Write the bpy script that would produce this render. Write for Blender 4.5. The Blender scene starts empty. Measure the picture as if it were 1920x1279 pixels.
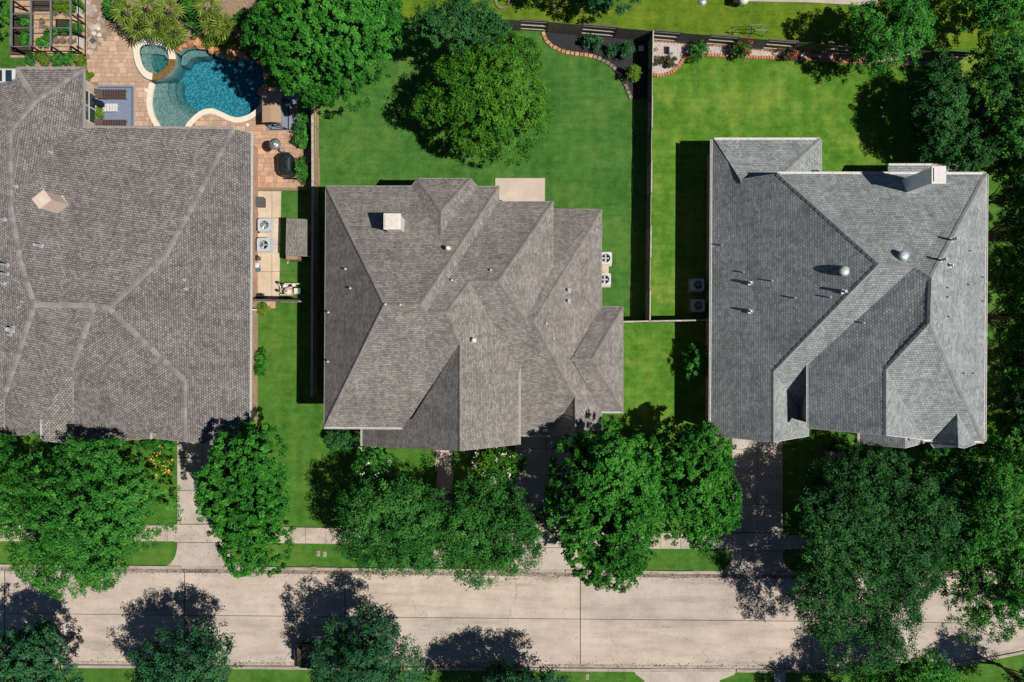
import bpy, math, random
import numpy as np
from mathutils import Vector, Matrix
from mathutils.geometry import tessellate_polygon

# ------------------------------------------------------------------ camera, world, sun
SC = bpy.context.scene
COL = SC.collection
HC, S = 55.0, 24.0            # drone height (m), photo pixels per metre on the ground

cam_d = bpy.data.cameras.new('camera'); cam = bpy.data.objects.new('camera', cam_d); COL.objects.link(cam)
cam_d.sensor_width = 36.0; cam_d.lens = 36.0 * HC / (1920 / S)
cam_d.clip_start = 0.5; cam_d.clip_end = 2000
cam.location = (0, 0, HC); cam.rotation_euler = (0, 0, 0)
SC.camera = cam

SUNV = Vector((0.625, -0.208, 1.0)).normalized()
wd = bpy.data.worlds.new('World'); SC.world = wd; wd.use_nodes = True
wn = wd.node_tree.nodes; wl = wd.node_tree.links
sky = wn.new('ShaderNodeTexSky'); sky.sky_type = 'NISHITA'; sky.sun_disc = False
sky.sun_elevation = math.asin(SUNV.z); sky.sun_rotation = math.atan2(SUNV.x, SUNV.y)
sky.air_density = 0.55; sky.dust_density = 0.1; sky.ozone_density = 3.0
bg = wn['Background']; bg.inputs['Strength'].default_value = 0.05
wl.new(sky.outputs[0], bg.inputs[0])
sd = bpy.data.lights.new('sun', 'SUN'); so = bpy.data.objects.new('sun', sd); COL.objects.link(so)
sd.energy = 5.0; sd.angle = math.radians(0.5); sd.color = (1.0, 0.915, 0.80)
so.rotation_euler = SUNV.to_track_quat('Z', 'Y').to_euler(); so.location = (40, -15, 80)
SC.view_settings.view_transform = 'Standard'; SC.view_settings.look = 'None'
SC.view_settings.exposure = -0.03; SC.view_settings.gamma = 1.0
SC.view_settings.use_curve_mapping = False
SC.cycles.max_bounces = 6; SC.cycles.transparent_max_bounces = 12
SC.cycles.sample_clamp_indirect = 4.0

R = random.Random(7)
NR = np.random.default_rng(11)

def W(px, py, h=0.0):
    """point at height h that the photograph shows at pixel (px, py)"""
    k = (1 - h / HC) / S
    return Vector(((px - 960) * k, (639.5 - py) * k, h))

# ------------------------------------------------------------------ materials
def nt(name):
    m = bpy.data.materials.new(name); m.use_nodes = True
    n = m.node_tree.nodes; b = n['Principled BSDF']
    return m, n, m.node_tree.links, b

def ramp(n, l, fac, stops):
    r = n.new('ShaderNodeValToRGB'); l.new(fac, r.inputs[0])
    e = r.color_ramp.elements
    while len(e) < len(stops): e.new(0.5)
    for i, (p, c) in enumerate(stops):
        e[i].position = p; e[i].color = (c[0], c[1], c[2], 1) if not isinstance(c, float) else (c, c, c, 1)
    return r.outputs[0]

def noise(n, l, vec, scale, detail=3.0, rough=0.6):
    t = n.new('ShaderNodeTexNoise'); t.inputs['Scale'].default_value = scale
    t.inputs['Detail'].default_value = detail; t.inputs['Roughness'].default_value = rough
    if vec is not None: l.new(vec, t.inputs['Vector'])
    return t.outputs['Fac']

def mapping(n, l, vec, scale):
    mp = n.new('ShaderNodeMapping'); mp.inputs['Scale'].default_value = scale
    l.new(vec, mp.inputs['Vector']); return mp.outputs[0]

def mixc(n, l, fac, a, b, mode='MIX'):
    m = n.new('ShaderNodeMix'); m.data_type = 'RGBA'; m.blend_type = mode
    for sock, v in ((m.inputs['Factor'], fac), (m.inputs['A'], a), (m.inputs['B'], b)):
        pass
    ins = [m.inputs[0], m.inputs[6], m.inputs[7]]
    for s_, v in zip(ins, (fac, a, b)):
        if isinstance(v, (int, float)): s_.default_value = v
        elif isinstance(v, tuple): s_.default_value = (v[0], v[1], v[2], 1)
        else: l.new(v, s_)
    return m.outputs[2]

def bump(n, l, b, h, strength, dist):
    bp = n.new('ShaderNodeBump'); bp.inputs['Strength'].default_value = strength
    bp.inputs['Distance'].default_value = dist
    l.new(h, bp.inputs['Height']); l.new(bp.outputs[0], b.inputs['Normal'])

def wpos(n):
    return n.new('ShaderNodeNewGeometry').outputs['Position']

def plain(name, c, rough=0.6, var=0.25, scale=6.0, metal=0.0, bumpd=0.0, stretch=(1, 1, 1), rnd=0.0, spec=0.5):
    """a colour with two scales of uneven tone"""
    m, n, l, b = nt(name)
    v = mapping(n, l, wpos(n), stretch)
    f = noise(n, l, v, scale, 4.0, 0.65)
    lo = tuple(x * (1 - var) for x in c); hi = tuple(min(1, x * (1 + var)) for x in c)
    o = ramp(n, l, f, [(0.3, lo), (0.7, hi)])
    if rnd:
        oi = n.new('ShaderNodeObjectInfo')
        o = mixc(n, l, 1.0, o, ramp(n, l, oi.outputs['Random'], [(0, 1 - rnd), (1, 1 + rnd * 0.6)]), 'MULTIPLY')
    l.new(o, b.inputs['Base Color']); b.inputs['Roughness'].default_value = rough
    b.inputs['Metallic'].default_value = metal
    b.inputs['Specular IOR Level'].default_value = spec
    if bumpd: bump(n, l, b, noise(n, l, v, scale * 5, 3.0), 0.6, bumpd)
    return m

def grass_mat(name, dark, mid, yellow, seed, patch=0.5):
    m, n, l, b = nt(name)
    g = wpos(n)
    mp = n.new('ShaderNodeMapping'); mp.inputs['Location'].default_value = (seed * 3.1, seed * 7.7, 0); l.new(g, mp.inputs[0]); v = mp.outputs[0]
    big = noise(n, l, v, 0.28, 3.0, 0.6)
    mids = noise(n, l, v, 1.6, 4.0, 0.7)
    fine = noise(n, l, v, 14.0, 3.0, 0.75)
    streak = noise(n, l, mapping(n, l, v, (0.35, 3.4, 1)), 1.0, 2.0, 0.5)
    c1 = ramp(n, l, big, [(0.32, dark), (0.5, mid), (0.5 + 0.32 * (1.2 - patch), yellow)])
    c2 = ramp(n, l, mids, [(0.3, tuple(x * 0.78 for x in dark)), (0.52, mid), (0.8, yellow)])
    c = mixc(n, l, 0.5, c1, c2)
    c = mixc(n, l, 0.75, c, ramp(n, l, fine, [(0.28, (0.38, 0.42, 0.34)), (0.72, (1.5, 1.45, 1.4))]), 'MULTIPLY')
    c = mixc(n, l, 0.25, c, ramp(n, l, streak, [(0.35, 0.7), (0.65, 1.25)]), 'MULTIPLY')
    wv_ = n.new('ShaderNodeTexWave'); wv_.wave_type = 'BANDS'; wv_.bands_direction = 'X'; wv_.inputs['Scale'].default_value = 0.26; wv_.inputs['Distortion'].default_value = 1.6; wv_.inputs['Detail'].default_value = 2; l.new(v, wv_.inputs['Vector'])
    c = mixc(n, l, 0.22, c, ramp(n, l, wv_.outputs['Fac'], [(0.2, 0.8), (0.8, 1.18)]), 'MULTIPLY')
    dry = noise(n, l, v, 0.75, 6.0, 0.72)
    c = mixc(n, l, ramp(n, l, dry, [(0.57, 0.0), (0.74, 0.55)]), c, (yellow[0]*1.15, yellow[1]*0.92, yellow[2]*1.3))
    soil = noise(n, l, v, 1.9, 5.0, 0.75)
    c = mixc(n, l, ramp(n, l, soil, [(0.70, 0.0), (0.78, 0.6)]), c, (0.20, 0.15, 0.09))
    l.new(c, b.inputs['Base Color']); b.inputs['Roughness'].default_value = 0.85
    b.inputs['Specular IOR Level'].default_value = 0.12
    bump(n, l, b, noise(n, l, v, 22.0, 3.0, 0.8), 1.0, 0.06)
    return m

def concrete_mat(name, c, stain=0.3, streak=(0.25, 1.6, 1), warm=0.0, scale=1.0, rnd=0.06, cracks=False):
    m, n, l, b = nt(name)
    v = wpos(n)
    f1 = noise(n, l, mapping(n, l, v, streak), 0.55 * scale, 5.0, 0.62)
    f2 = noise(n, l, v, 0.45 * scale, 5.0, 0.7)
    f3 = noise(n, l, v, 9.0, 4.0, 0.75)
    o = mixc(n, l, 1.0, c, ramp(n, l, f1, [(0.28, 1 - stain), (0.5, 0.95), (0.72, 1.08)]), 'MULTIPLY')
    o = mixc(n, l, 1.0, o, ramp(n, l, f2, [(0.3, (1 - stain * 0.55, 1 - stain * 0.6, 1 - stain * 0.66)), (0.6, (1.03, 1.02, 1.0))]), 'MULTIPLY')
    o = mixc(n, l, 0.6, o, ramp(n, l, f3, [(0.25, 0.78), (0.6, 1.06)]), 'MULTIPLY')
    if cracks:
        wob = n.new('ShaderNodeTexNoise'); wob.inputs['Scale'].default_value = 0.55; wob.inputs['Detail'].default_value = 5; l.new(v, wob.inputs['Vector'])
        wv_ = mixc(n, l, 1.0, v, mixc(n, l, 1.0, wob.outputs['Color'], (2.2, 2.2, 0.0), 'MULTIPLY'), 'ADD')
        vo = n.new('ShaderNodeTexVoronoi'); vo.feature = 'DISTANCE_TO_EDGE'; vo.inputs['Scale'].default_value = 0.11; l.new(wv_, vo.inputs['Vector'])
        cr = ramp(n, l, vo.outputs['Distance'], [(0.0, 0.0), (0.0032, 1.0)])
        msk = ramp(n, l, noise(n, l, v, 0.13, 3.0), [(0.46, 1.0), (0.56, 0.0)])
        o = mixc(n, l, 1.0, o, mixc(n, l, 1.0, cr, msk, 'ADD'), 'MULTIPLY') if False else mixc(n, l, msk, o, mixc(n, l, 0.32, o, cr, 'MULTIPLY'))
        # tyre-worn lanes, oil spots and grit
        oil = noise(n, l, mapping(n, l, v, (0.5, 1.4, 1)), 1.1, 6.0, 0.7)
        o = mixc(n, l, 0.75, o, ramp(n, l, oil, [(0.24, 0.45), (0.38, 1.0)]), 'MULTIPLY')
        spk = noise(n, l, v, 3.2, 2.0, 0.5)
        o = mixc(n, l, 0.7, o, ramp(n, l, spk, [(0.17, 0.2), (0.235, 1.0)]), 'MULTIPLY')
    oi = n.new('ShaderNodeObjectInfo')
    o = mixc(n, l, 1.0, o, ramp(n, l, oi.outputs['Random'], [(0, (1 - rnd, 1 - rnd, 1 - rnd * 0.8)), (1, (1 + rnd * 0.5, 1 + rnd * 0.4, 1.0))]), 'MULTIPLY')
    l.new(o, b.inputs['Base Color']); b.inputs['Roughness'].default_value = 0.9
    b.inputs['Specular IOR Level'].default_value = 0.2
    bump(n, l, b, f3, 0.4, 0.01)
    return m

def shingle_mat(name, c_lo, c_hi, c_gap, row=0.155, width=0.30, contrast=1.0):
    """asphalt shingles: courses along the eave, tabs of uneven tone (UV in metres)"""
    m, n, l, b = nt(name)
    uv = n.new('ShaderNodeUVMap').outputs[0]
    br = n.new('ShaderNodeTexBrick'); l.new(uv, br.inputs['Vector'])
    br.offset = 0.5; br.inputs['Scale'].default_value = 1.0
    br.inputs['Brick Width'].default_value = width; br.inputs['Row Height'].default_value = row
    br.inputs['Mortar Size'].default_value = 0.017; br.inputs['Mortar Smooth'].default_value = 0.15
    br.inputs['Bias'].default_value = 0.0
    br.inputs['Color1'].default_value = (*c_lo, 1); br.inputs['Color2'].default_value = (*c_hi, 1)
    br.inputs['Mortar'].default_value = (*c_gap, 1)
    p = wpos(n)
    f = noise(n, l, p, 0.5, 4.0, 0.65)
    g = noise(n, l, uv, 2.6, 4.0, 0.75)
    k = noise(n, l, uv, 18.0, 2.0, 0.8)
    o = mixc(n, l, 1.0, br.outputs['Color'], ramp(n, l, f, [(0.3, 0.86), (0.7, 1.10)]), 'MULTIPLY')
    o = mixc(n, l, 1.0, o, ramp(n, l, g, [(0.3, (0.82, 0.81, 0.80)), (0.7, (1.14, 1.14, 1.15))]), 'MULTIPLY')
    o = mixc(n, l, 0.5, o, ramp(n, l, k, [(0.25, 0.7), (0.75, 1.3)]), 'MULTIPLY')
    st = noise(n, l, mapping(n, l, uv, (1.3, 0.14, 1)), 1.0, 4.0, 0.65)
    o = mixc(n, l, 0.8, o, ramp(n, l, st, [(0.3, 0.78), (0.5, 1.0), (0.72, 1.1)]), 'MULTIPLY')
    pv_ = n.new('ShaderNodeTexVoronoi'); pv_.inputs['Scale'].default_value = 1.0; l.new(mapping(n, l, uv, (0.95, 2.3, 1)), pv_.inputs['Vector'])
    o = mixc(n, l, 0.5, o, ramp(n, l, pv_.outputs['Color'], [(0.2, 0.84), (0.8, 1.12)]), 'MULTIPLY')
    l.new(o, b.inputs['Base Color']); b.inputs['Roughness'].default_value = 0.92
    b.inputs['Specular IOR Level'].default_value = 0.15
    # every course overlaps the one below it: a saw-tooth in v
    sp = n.new('ShaderNodeSeparateXYZ'); l.new(uv, sp.inputs[0])
    md = n.new('ShaderNodeMath'); md.operation = 'FRACT'
    dv = n.new('ShaderNodeMath'); dv.operation = 'DIVIDE'; dv.inputs[1].default_value = row
    l.new(sp.outputs[1], dv.inputs[0]); l.new(dv.outputs[0], md.inputs[0])
    iv = n.new('ShaderNodeMath'); iv.operation = 'SUBTRACT'; iv.inputs[0].default_value = 1.0; l.new(md.outputs[0], iv.inputs[1])
    ad = n.new('ShaderNodeMath'); ad.operation = 'ADD'; l.new(iv.outputs[0], ad.inputs[0])
    ml = n.new('ShaderNodeMath'); ml.operation = 'MULTIPLY'; ml.inputs[1].default_value = -0.8; l.new(br.outputs['Fac'], ml.inputs[0]); l.new(ml.outputs[0], ad.inputs[1])
    bump(n, l, b, ad.outputs[0], 0.7 * contrast, 0.02)
    return m

def brick_mat(name, c1, c2, mortar):
    m, n, l, b = nt(name)
    uv = n.new('ShaderNodeUVMap').outputs[0]
    br = n.new('ShaderNodeTexBrick'); l.new(uv, br.inputs['Vector']); br.inputs['Scale'].default_value = 1.0
    br.inputs['Brick Width'].default_value = 0.22; br.inputs['Row Height'].default_value = 0.075
    br.inputs['Mortar Size'].default_value = 0.008
    br.inputs['Color1'].default_value = (*c1, 1); br.inputs['Color2'].default_value = (*c2, 1); br.inputs['Mortar'].default_value = (*mortar, 1)
    o = mixc(n, l, 1.0, br.outputs['Color'], ramp(n, l, noise(n, l, wpos(n), 1.5, 4), [(0.3, 0.8), (0.7, 1.15)]), 'MULTIPLY')
    l.new(o, b.inputs['Base Color']); b.inputs['Roughness'].default_value = 0.9
    bump(n, l, b, br.outputs['Fac'], -0.5, 0.01)
    return m

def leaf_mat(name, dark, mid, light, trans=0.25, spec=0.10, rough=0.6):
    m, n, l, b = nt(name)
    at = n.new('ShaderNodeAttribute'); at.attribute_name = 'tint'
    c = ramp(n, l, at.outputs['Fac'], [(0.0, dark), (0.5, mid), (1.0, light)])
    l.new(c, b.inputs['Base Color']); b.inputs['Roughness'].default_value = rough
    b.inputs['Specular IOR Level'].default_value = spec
    tr = n.new('ShaderNodeBsdfTranslucent')
    c2 = mixc(n, l, 1.0, c, (1.25, 1.35, 0.55), 'MULTIPLY'); l.new(c2, tr.inputs[0])
    mx = n.new('ShaderNodeMixShader'); mx.inputs[0].default_value = trans
    l.new(b.outputs[0], mx.inputs[1]); l.new(tr.outputs[0], mx.inputs[2])
    l.new(mx.outputs[0], n['Material Output'].inputs[0])
    return m

def glass_mat(name, c, rough=0.05):
    m, n, l, b = nt(name)
    f = noise(n, l, wpos(n), 1.2, 2)
    l.new(ramp(n, l, f, [(0.3, tuple(x * 0.7 for x in c)), (0.7, c)]), b.inputs['Base Color'])
    b.inputs['Roughness'].default_value = rough; b.inputs['Specular IOR Level'].default_value = 0.8
    return m

def water_mat(name, tint, dens, rip=7.0, bumps=0.35):
    """clear water over a real basin: light passes, gets tinted with depth, the rippled skin mirrors the sky"""
    m, n, l, b = nt(name)
    n.remove(b)
    tr = n.new('ShaderNodeBsdfTransparent'); tr.inputs[0].default_value = (0.93, 0.98, 0.98, 1)
    gl = n.new('ShaderNodeBsdfGlossy'); gl.inputs['Roughness'].default_value = 0.06
    v = wpos(n)
    h = noise(n, l, v, rip, 3.0, 0.6)
    bp = n.new('ShaderNodeBump'); bp.inputs['Strength'].default_value = bumps; bp.inputs['Distance'].default_value = 0.12
    l.new(h, bp.inputs['Height']); l.new(bp.outputs[0], gl.inputs['Normal'])
    fr = n.new('ShaderNodeFresnel'); fr.inputs['IOR'].default_value = 1.33; l.new(bp.outputs[0], fr.inputs['Normal'])
    mx = n.new('ShaderNodeMixShader'); l.new(fr.outputs[0], mx.inputs[0]); l.new(tr.outputs[0], mx.inputs[1]); l.new(gl.outputs[0], mx.inputs[2])
    l.new(mx.outputs[0], n['Material Output'].inputs[0])
    va = n.new('ShaderNodeVolumeAbsorption'); va.inputs[0].default_value = (*tint, 1); va.inputs[1].default_value = dens
    l.new(va.outputs[0], n['Material Output'].inputs[1])
    return m

M = {}
M['grass_mid'] = grass_mat('grass_mid', (0.032, 0.122, 0.020), (0.068, 0.200, 0.037), (0.150, 0.270, 0.060), 1.0, 0.55)
M['grass_right'] = grass_mat('grass_right', (0.042, 0.152, 0.014), (0.098, 0.250, 0.026), (0.270, 0.370, 0.070), 2.0, 0.75)
M['grass_front'] = grass_mat('grass_front', (0.036, 0.130, 0.017), (0.074, 0.205, 0.029), (0.160, 0.280, 0.050), 3.0, 0.55)
M['grass_back'] = grass_mat('grass_back', (0.062, 0.150, 0.011), (0.125, 0.230, 0.016), (0.235, 0.300, 0.040), 4.0, 0.7)
M['street'] = concrete_mat('street', (0.530, 0.474, 0.430), 0.36, cracks=True)
M['walk'] = concrete_mat('walk', (0.52, 0.465, 0.415), 0.28, (0.8, 0.8, 1), scale=1.6, rnd=0.10)
M['drive'] = concrete_mat('drive', (0.49, 0.445, 0.41), 0.25, (0.7, 0.7, 1), scale=1.4, rnd=0.06)
M['pad'] = concrete_mat('pad', (0.60, 0.51, 0.41), 0.2, (1, 1, 1), scale=1.6)
M['patio'] = concrete_mat('patio', (0.57, 0.50, 0.44), 0.12, (1, 1, 1), scale=1.5)
M['kerb'] = concrete_mat('kerb', (0.44, 0.40, 0.37), 0.45, (0.5, 3, 1), scale=1.8)
M['gutterpan'] = concrete_mat('gutterpan', (0.34, 0.30, 0.26), 0.6, (0.35, 4, 1), scale=1.6)
M['joint'] = plain('joint', (0.035, 0.03, 0.026), 0.95, 0.4)
M['shingle_left'] = shingle_mat('shingle_left', (0.180, 0.172, 0.170), (0.318, 0.310, 0.308), (0.064, 0.061, 0.061), 0.165, 0.20, 1.1)
M['shingle_mid'] = shingle_mat('shingle_mid', (0.195, 0.187, 0.182), (0.345, 0.333, 0.324), (0.150, 0.144, 0.141), 0.14, 0.20, 0.8)
M['shingle_right'] = shingle_mat('shingle_right', (0.236, 0.266, 0.284), (0.380, 0.420, 0.444), (0.165, 0.190, 0.204), 0.165, 0.22, 1.1)
M['cap_left'] = plain('cap_left', (0.235, 0.229, 0.227), 0.9, 0.2, 8, rnd=0.28)
M['cap_mid'] = plain('cap_mid', (0.215, 0.205, 0.195), 0.9, 0.25, 8, rnd=0.18)
M['cap_right'] = plain('cap_right', (0.25, 0.262, 0.272), 0.9, 0.2, 8, rnd=0.14)
M['brick'] = brick_mat('brick', (0.36, 0.19, 0.125), (0.48, 0.29, 0.20), (0.50, 0.42, 0.34))
M['brick_pale'] = brick_mat('brick_pale', (0.42, 0.31, 0.25), (0.52, 0.42, 0.36), (0.5, 0.45, 0.40))
M['siding'] = plain('siding', (0.74, 0.76, 0.78), 0.75, 0.1, 3)
M['white'] = plain('white', (0.60, 0.61, 0.62), 0.5, 0.10, 4)
M['trim'] = plain('trim', (0.34, 0.33, 0.32), 0.55, 0.12, 4)
M['fascia'] = plain('fascia', (0.30, 0.275, 0.25), 0.6, 0.15, 4)
M['dark'] = plain('dark', (0.018, 0.019, 0.021), 0.5, 0.3, 5)
M['black_metal'] = plain('black_metal', (0.02, 0.02, 0.022), 0.4, 0.2, 5, metal=0.3)
M['grey_metal'] = plain('grey_metal', (0.42, 0.45, 0.48), 0.4, 0.15, 6, metal=0.4)
M['steel'] = plain('steel', (0.62, 0.64, 0.66), 0.3, 0.08, 6, metal=0.75)
M['galv'] = plain('galv', (0.44, 0.50, 0.54), 0.45, 0.12, 8, metal=0.2)
M['vent_metal'] = plain('vent_metal', (0.40, 0.47, 0.52), 0.5, 0.3, 7, metal=0.2)
M['ac_case'] = plain('ac_case', (0.44, 0.50, 0.56), 0.5, 0.12, 5)
M['ac_case_white'] = plain('ac_case_white', (0.52, 0.55, 0.58), 0.5, 0.10, 5)
M['wood_grey'] = plain('wood_grey', (0.115, 0.105, 0.098), 0.9, 0.4, 3, stretch=(6, 6, 0.6), rnd=0.15, spec=0.2)
M['wood_tan'] = plain('wood_tan', (0.36, 0.27, 0.18), 0.9, 0.3, 3, stretch=(6, 6, 0.6), rnd=0.2, spec=0.2)
M['wood_pale'] = plain('wood_pale', (0.45, 0.41, 0.37), 0.85, 0.25, 4, rnd=0.12, spec=0.2)
M['paver'] = plain('paver', (0.50, 0.355, 0.265), 0.85, 0.16, 5, rnd=0.24)
M['paver_red'] = plain('paver_red', (0.50, 0.315, 0.215), 0.85, 0.18, 5, rnd=0.24)
M['paver_bed'] = plain('paver_bed', (0.27, 0.175, 0.12), 0.95, 0.2, 7)
M['flag'] = plain('flag', (0.42, 0.36, 0.32), 0.9, 0.3, 3, rnd=0.3)
M['coping'] = plain('coping', (0.74, 0.67, 0.57), 0.7, 0.08, 3)
M['spill'] = plain('spill', (0.20, 0.125, 0.045), 0.35, 0.45, 5)
M['boulder'] = plain('boulder', (0.50, 0.25, 0.135), 0.9, 0.35, 4, bumpd=0.03, rnd=0.3)
M['edge_stone'] = plain('edge_stone', (0.50, 0.285, 0.165), 0.9, 0.3, 6, bumpd=0.02, rnd=0.35)
M['edge_grey'] = plain('edge_grey', (0.24, 0.20, 0.165), 0.9, 0.3, 6, bumpd=0.02, rnd=0.3)
M['edge_brick'] = plain('edge_brick', (0.50, 0.215, 0.12), 0.85, 0.2, 6, rnd=0.25)
M['mulch'] = plain('mulch', (0.022, 0.026, 0.030), 0.95, 0.5, 14, bumpd=0.03)
M['mulch_tan'] = plain('mulch_tan', (0.28, 0.20, 0.14), 0.95, 0.45, 7, bumpd=0.03)
M['gravel'] = plain('gravel', (0.50, 0.45, 0.43), 0.9, 0.2, 12)
M['pebble'] = plain('pebble', (0.68, 0.61, 0.59), 0.85, 0.35, 9, rnd=0.3)
M['rug'] = plain('rug', (0.175, 0.225, 0.32), 0.95, 0.16, 12)
M['rug_edge'] = plain('rug_edge', (0.06, 0.09, 0.15), 0.95, 0.2, 12)
M['rug_grey'] = plain('rug_grey', (0.20, 0.245, 0.31), 0.95, 0.25, 10)
M['wicker'] = plain('wicker', (0.075, 0.052, 0.046), 0.8, 0.35, 20, stretch=(1, 4, 1), bumpd=0.01)
M['canvas_tan'] = plain('canvas_tan', (0.37, 0.27, 0.185), 0.85, 0.08, 3)
M['navy'] = plain('navy', (0.008, 0.012, 0.035), 0.8, 0.3, 5)
M['cover'] = plain('cover', (0.010, 0.022, 0.022), 0.35, 0.4, 4)
M['yellow'] = plain('yellow', (0.72, 0.55, 0.02), 0.5, 0.1, 5)
M['pvc'] = plain('pvc', (0.72, 0.68, 0.60), 0.45, 0.1, 6)
M['tan_tank'] = plain('tan_tank', (0.62, 0.55, 0.44), 0.5, 0.1, 4)
M['teal'] = plain('teal', (0.03, 0.13, 0.15), 0.5, 0.15, 4)
M['mat_grey'] = plain('mat_grey', (0.085, 0.08, 0.088), 0.9, 0.15, 8)
M['terracotta'] = plain('terracotta', (0.33, 0.17, 0.10), 0.85, 0.2, 8)
M['pot_grey'] = plain('pot_grey', (0.16, 0.13, 0.105), 0.85, 0.3, 8)
M['soil'] = plain('soil', (0.045, 0.032, 0.022), 0.95, 0.4, 12)
M['bed_floor'] = plain('bed_floor', (0.42, 0.29, 0.19), 0.95, 0.3, 3)
M['chimney_pale'] = plain('chimney_pale', (0.66, 0.63, 0.60), 0.7, 0.12, 4)
M['chimney_pink'] = plain('chimney_pink', (0.62, 0.50, 0.44), 0.8, 0.07, 5)
M['glass'] = glass_mat('glass', (0.03, 0.065, 0.06))
M['skyglass'] = glass_mat('skyglass', (0.02, 0.045, 0.08))
M['carpaint'] = plain('carpaint', (0.022, 0.024, 0.026), 0.25, 0.1, 2)
M['tyre'] = plain('tyre', (0.015, 0.015, 0.015), 0.9, 0.2, 8)
M['lamp_red'] = plain('lamp_red', (0.35, 0.01, 0.01), 0.3, 0.1, 8)
M['lamp_clear'] = plain('lamp_clear', (0.7, 0.7, 0.7), 0.2, 0.1, 8)
M['bark'] = plain('bark', (0.11, 0.085, 0.065), 0.95, 0.4, 5, stretch=(3, 3, 0.7), bumpd=0.02)
M['bark_pale'] = plain('bark_pale', (0.27, 0.22, 0.18), 0.95, 0.35, 5, stretch=(3, 3, 0.7), bumpd=0.02)
M['blossom'] = plain('blossom', (0.80, 0.76, 0.66), 0.8, 0.1, 9)
M['bloom_red'] = plain('bloom_red', (0.36, 0.075, 0.05), 0.8, 0.3, 9)
M['bloom_yellow'] = plain('bloom_yellow', (0.65, 0.48, 0.06), 0.8, 0.3, 9)
M['pool_plaster'] = None
def _pool():
    m, n, l, b = nt('pool_plaster')
    v = wpos(n)
    vo = n.new('ShaderNodeTexVoronoi'); vo.inputs['Scale'].default_value = 5.2; l.new(v, vo.inputs['Vector'])
    f = noise(n, l, v, 6.0, 3.0, 0.7)
    c = ramp(n, l, vo.outputs['Distance'], [(0.15, (0.11, 0.19, 0.195)), (0.62, (0.22, 0.295, 0.29))])  # pebble mottle that also puts the ripple light into the plaster colour
    c = mixc(n, l, 0.8, c, ramp(n, l, f, [(0.3, 0.72), (0.7, 1.25)]), 'MULTIPLY')
    l.new(c, b.inputs['Base Color']); b.inputs['Roughness'].default_value = 0.8
    return m
M['pool_plaster'] = _pool()
M['pool_deep'] = None
def _deep():
    m, n, l, b = nt('pool_deep')
    v = wpos(n)
    vo = n.new('ShaderNodeTexVoronoi'); vo.inputs['Scale'].default_value = 5.5; l.new(v, vo.inputs['Vector'])
    c = ramp(n, l, vo.outputs['Distance'], [(0.12, (0.10, 0.30, 0.38)), (0.42, (0.26, 0.50, 0.57)), (0.7, (0.60, 0.80, 0.84))])  # pebbles plus painted sparkle: bright cell edges imitate light focused by ripples
    l.new(c, b.inputs['Base Color']); b.inputs['Roughness'].default_value = 0.8
    return m
M['pool_deep'] = _deep()
M['water'] = water_mat('water', (0.03, 0.58, 0.68), 0.74)
M['spa_water'] = water_mat('spa_water', (0.05, 0.66, 0.72), 0.72, 5.0, 0.2)

LM = {
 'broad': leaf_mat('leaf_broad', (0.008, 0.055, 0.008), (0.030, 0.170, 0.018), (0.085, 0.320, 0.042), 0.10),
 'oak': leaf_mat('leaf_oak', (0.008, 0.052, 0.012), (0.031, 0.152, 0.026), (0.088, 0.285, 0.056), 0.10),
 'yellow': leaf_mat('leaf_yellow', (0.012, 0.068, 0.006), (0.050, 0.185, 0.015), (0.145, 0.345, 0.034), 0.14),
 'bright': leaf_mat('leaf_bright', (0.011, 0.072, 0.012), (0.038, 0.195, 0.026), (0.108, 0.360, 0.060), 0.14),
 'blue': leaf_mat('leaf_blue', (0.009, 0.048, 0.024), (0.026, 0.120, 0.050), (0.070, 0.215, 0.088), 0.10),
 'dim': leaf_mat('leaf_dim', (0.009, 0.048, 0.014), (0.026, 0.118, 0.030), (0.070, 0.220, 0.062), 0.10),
 'lime': leaf_mat('leaf_lime', (0.060, 0.150, 0.014), (0.120, 0.235, 0.020), (0.210, 0.310, 0.030), 0.25),
 'palm': leaf_mat('leaf_palm', (0.045, 0.120, 0.016), (0.130, 0.220, 0.030), (0.300, 0.360, 0.075), 0.2),
 'dusty': leaf_mat('leaf_dusty', (0.040, 0.045, 0.025), (0.075, 0.080, 0.045), (0.140, 0.130, 0.080), 0.15),
}

# ------------------------------------------------------------------ mesh helpers
def link(o, parent=None):
    COL.objects.link(o)
    if parent is not None:
        o.parent = parent
        if parent.name in WORLD_PARTS: o.matrix_parent_inverse = Matrix.Translation(-parent.location)
    return o
WORLD_PARTS = set()          # things whose parts are given in world coordinates

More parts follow.
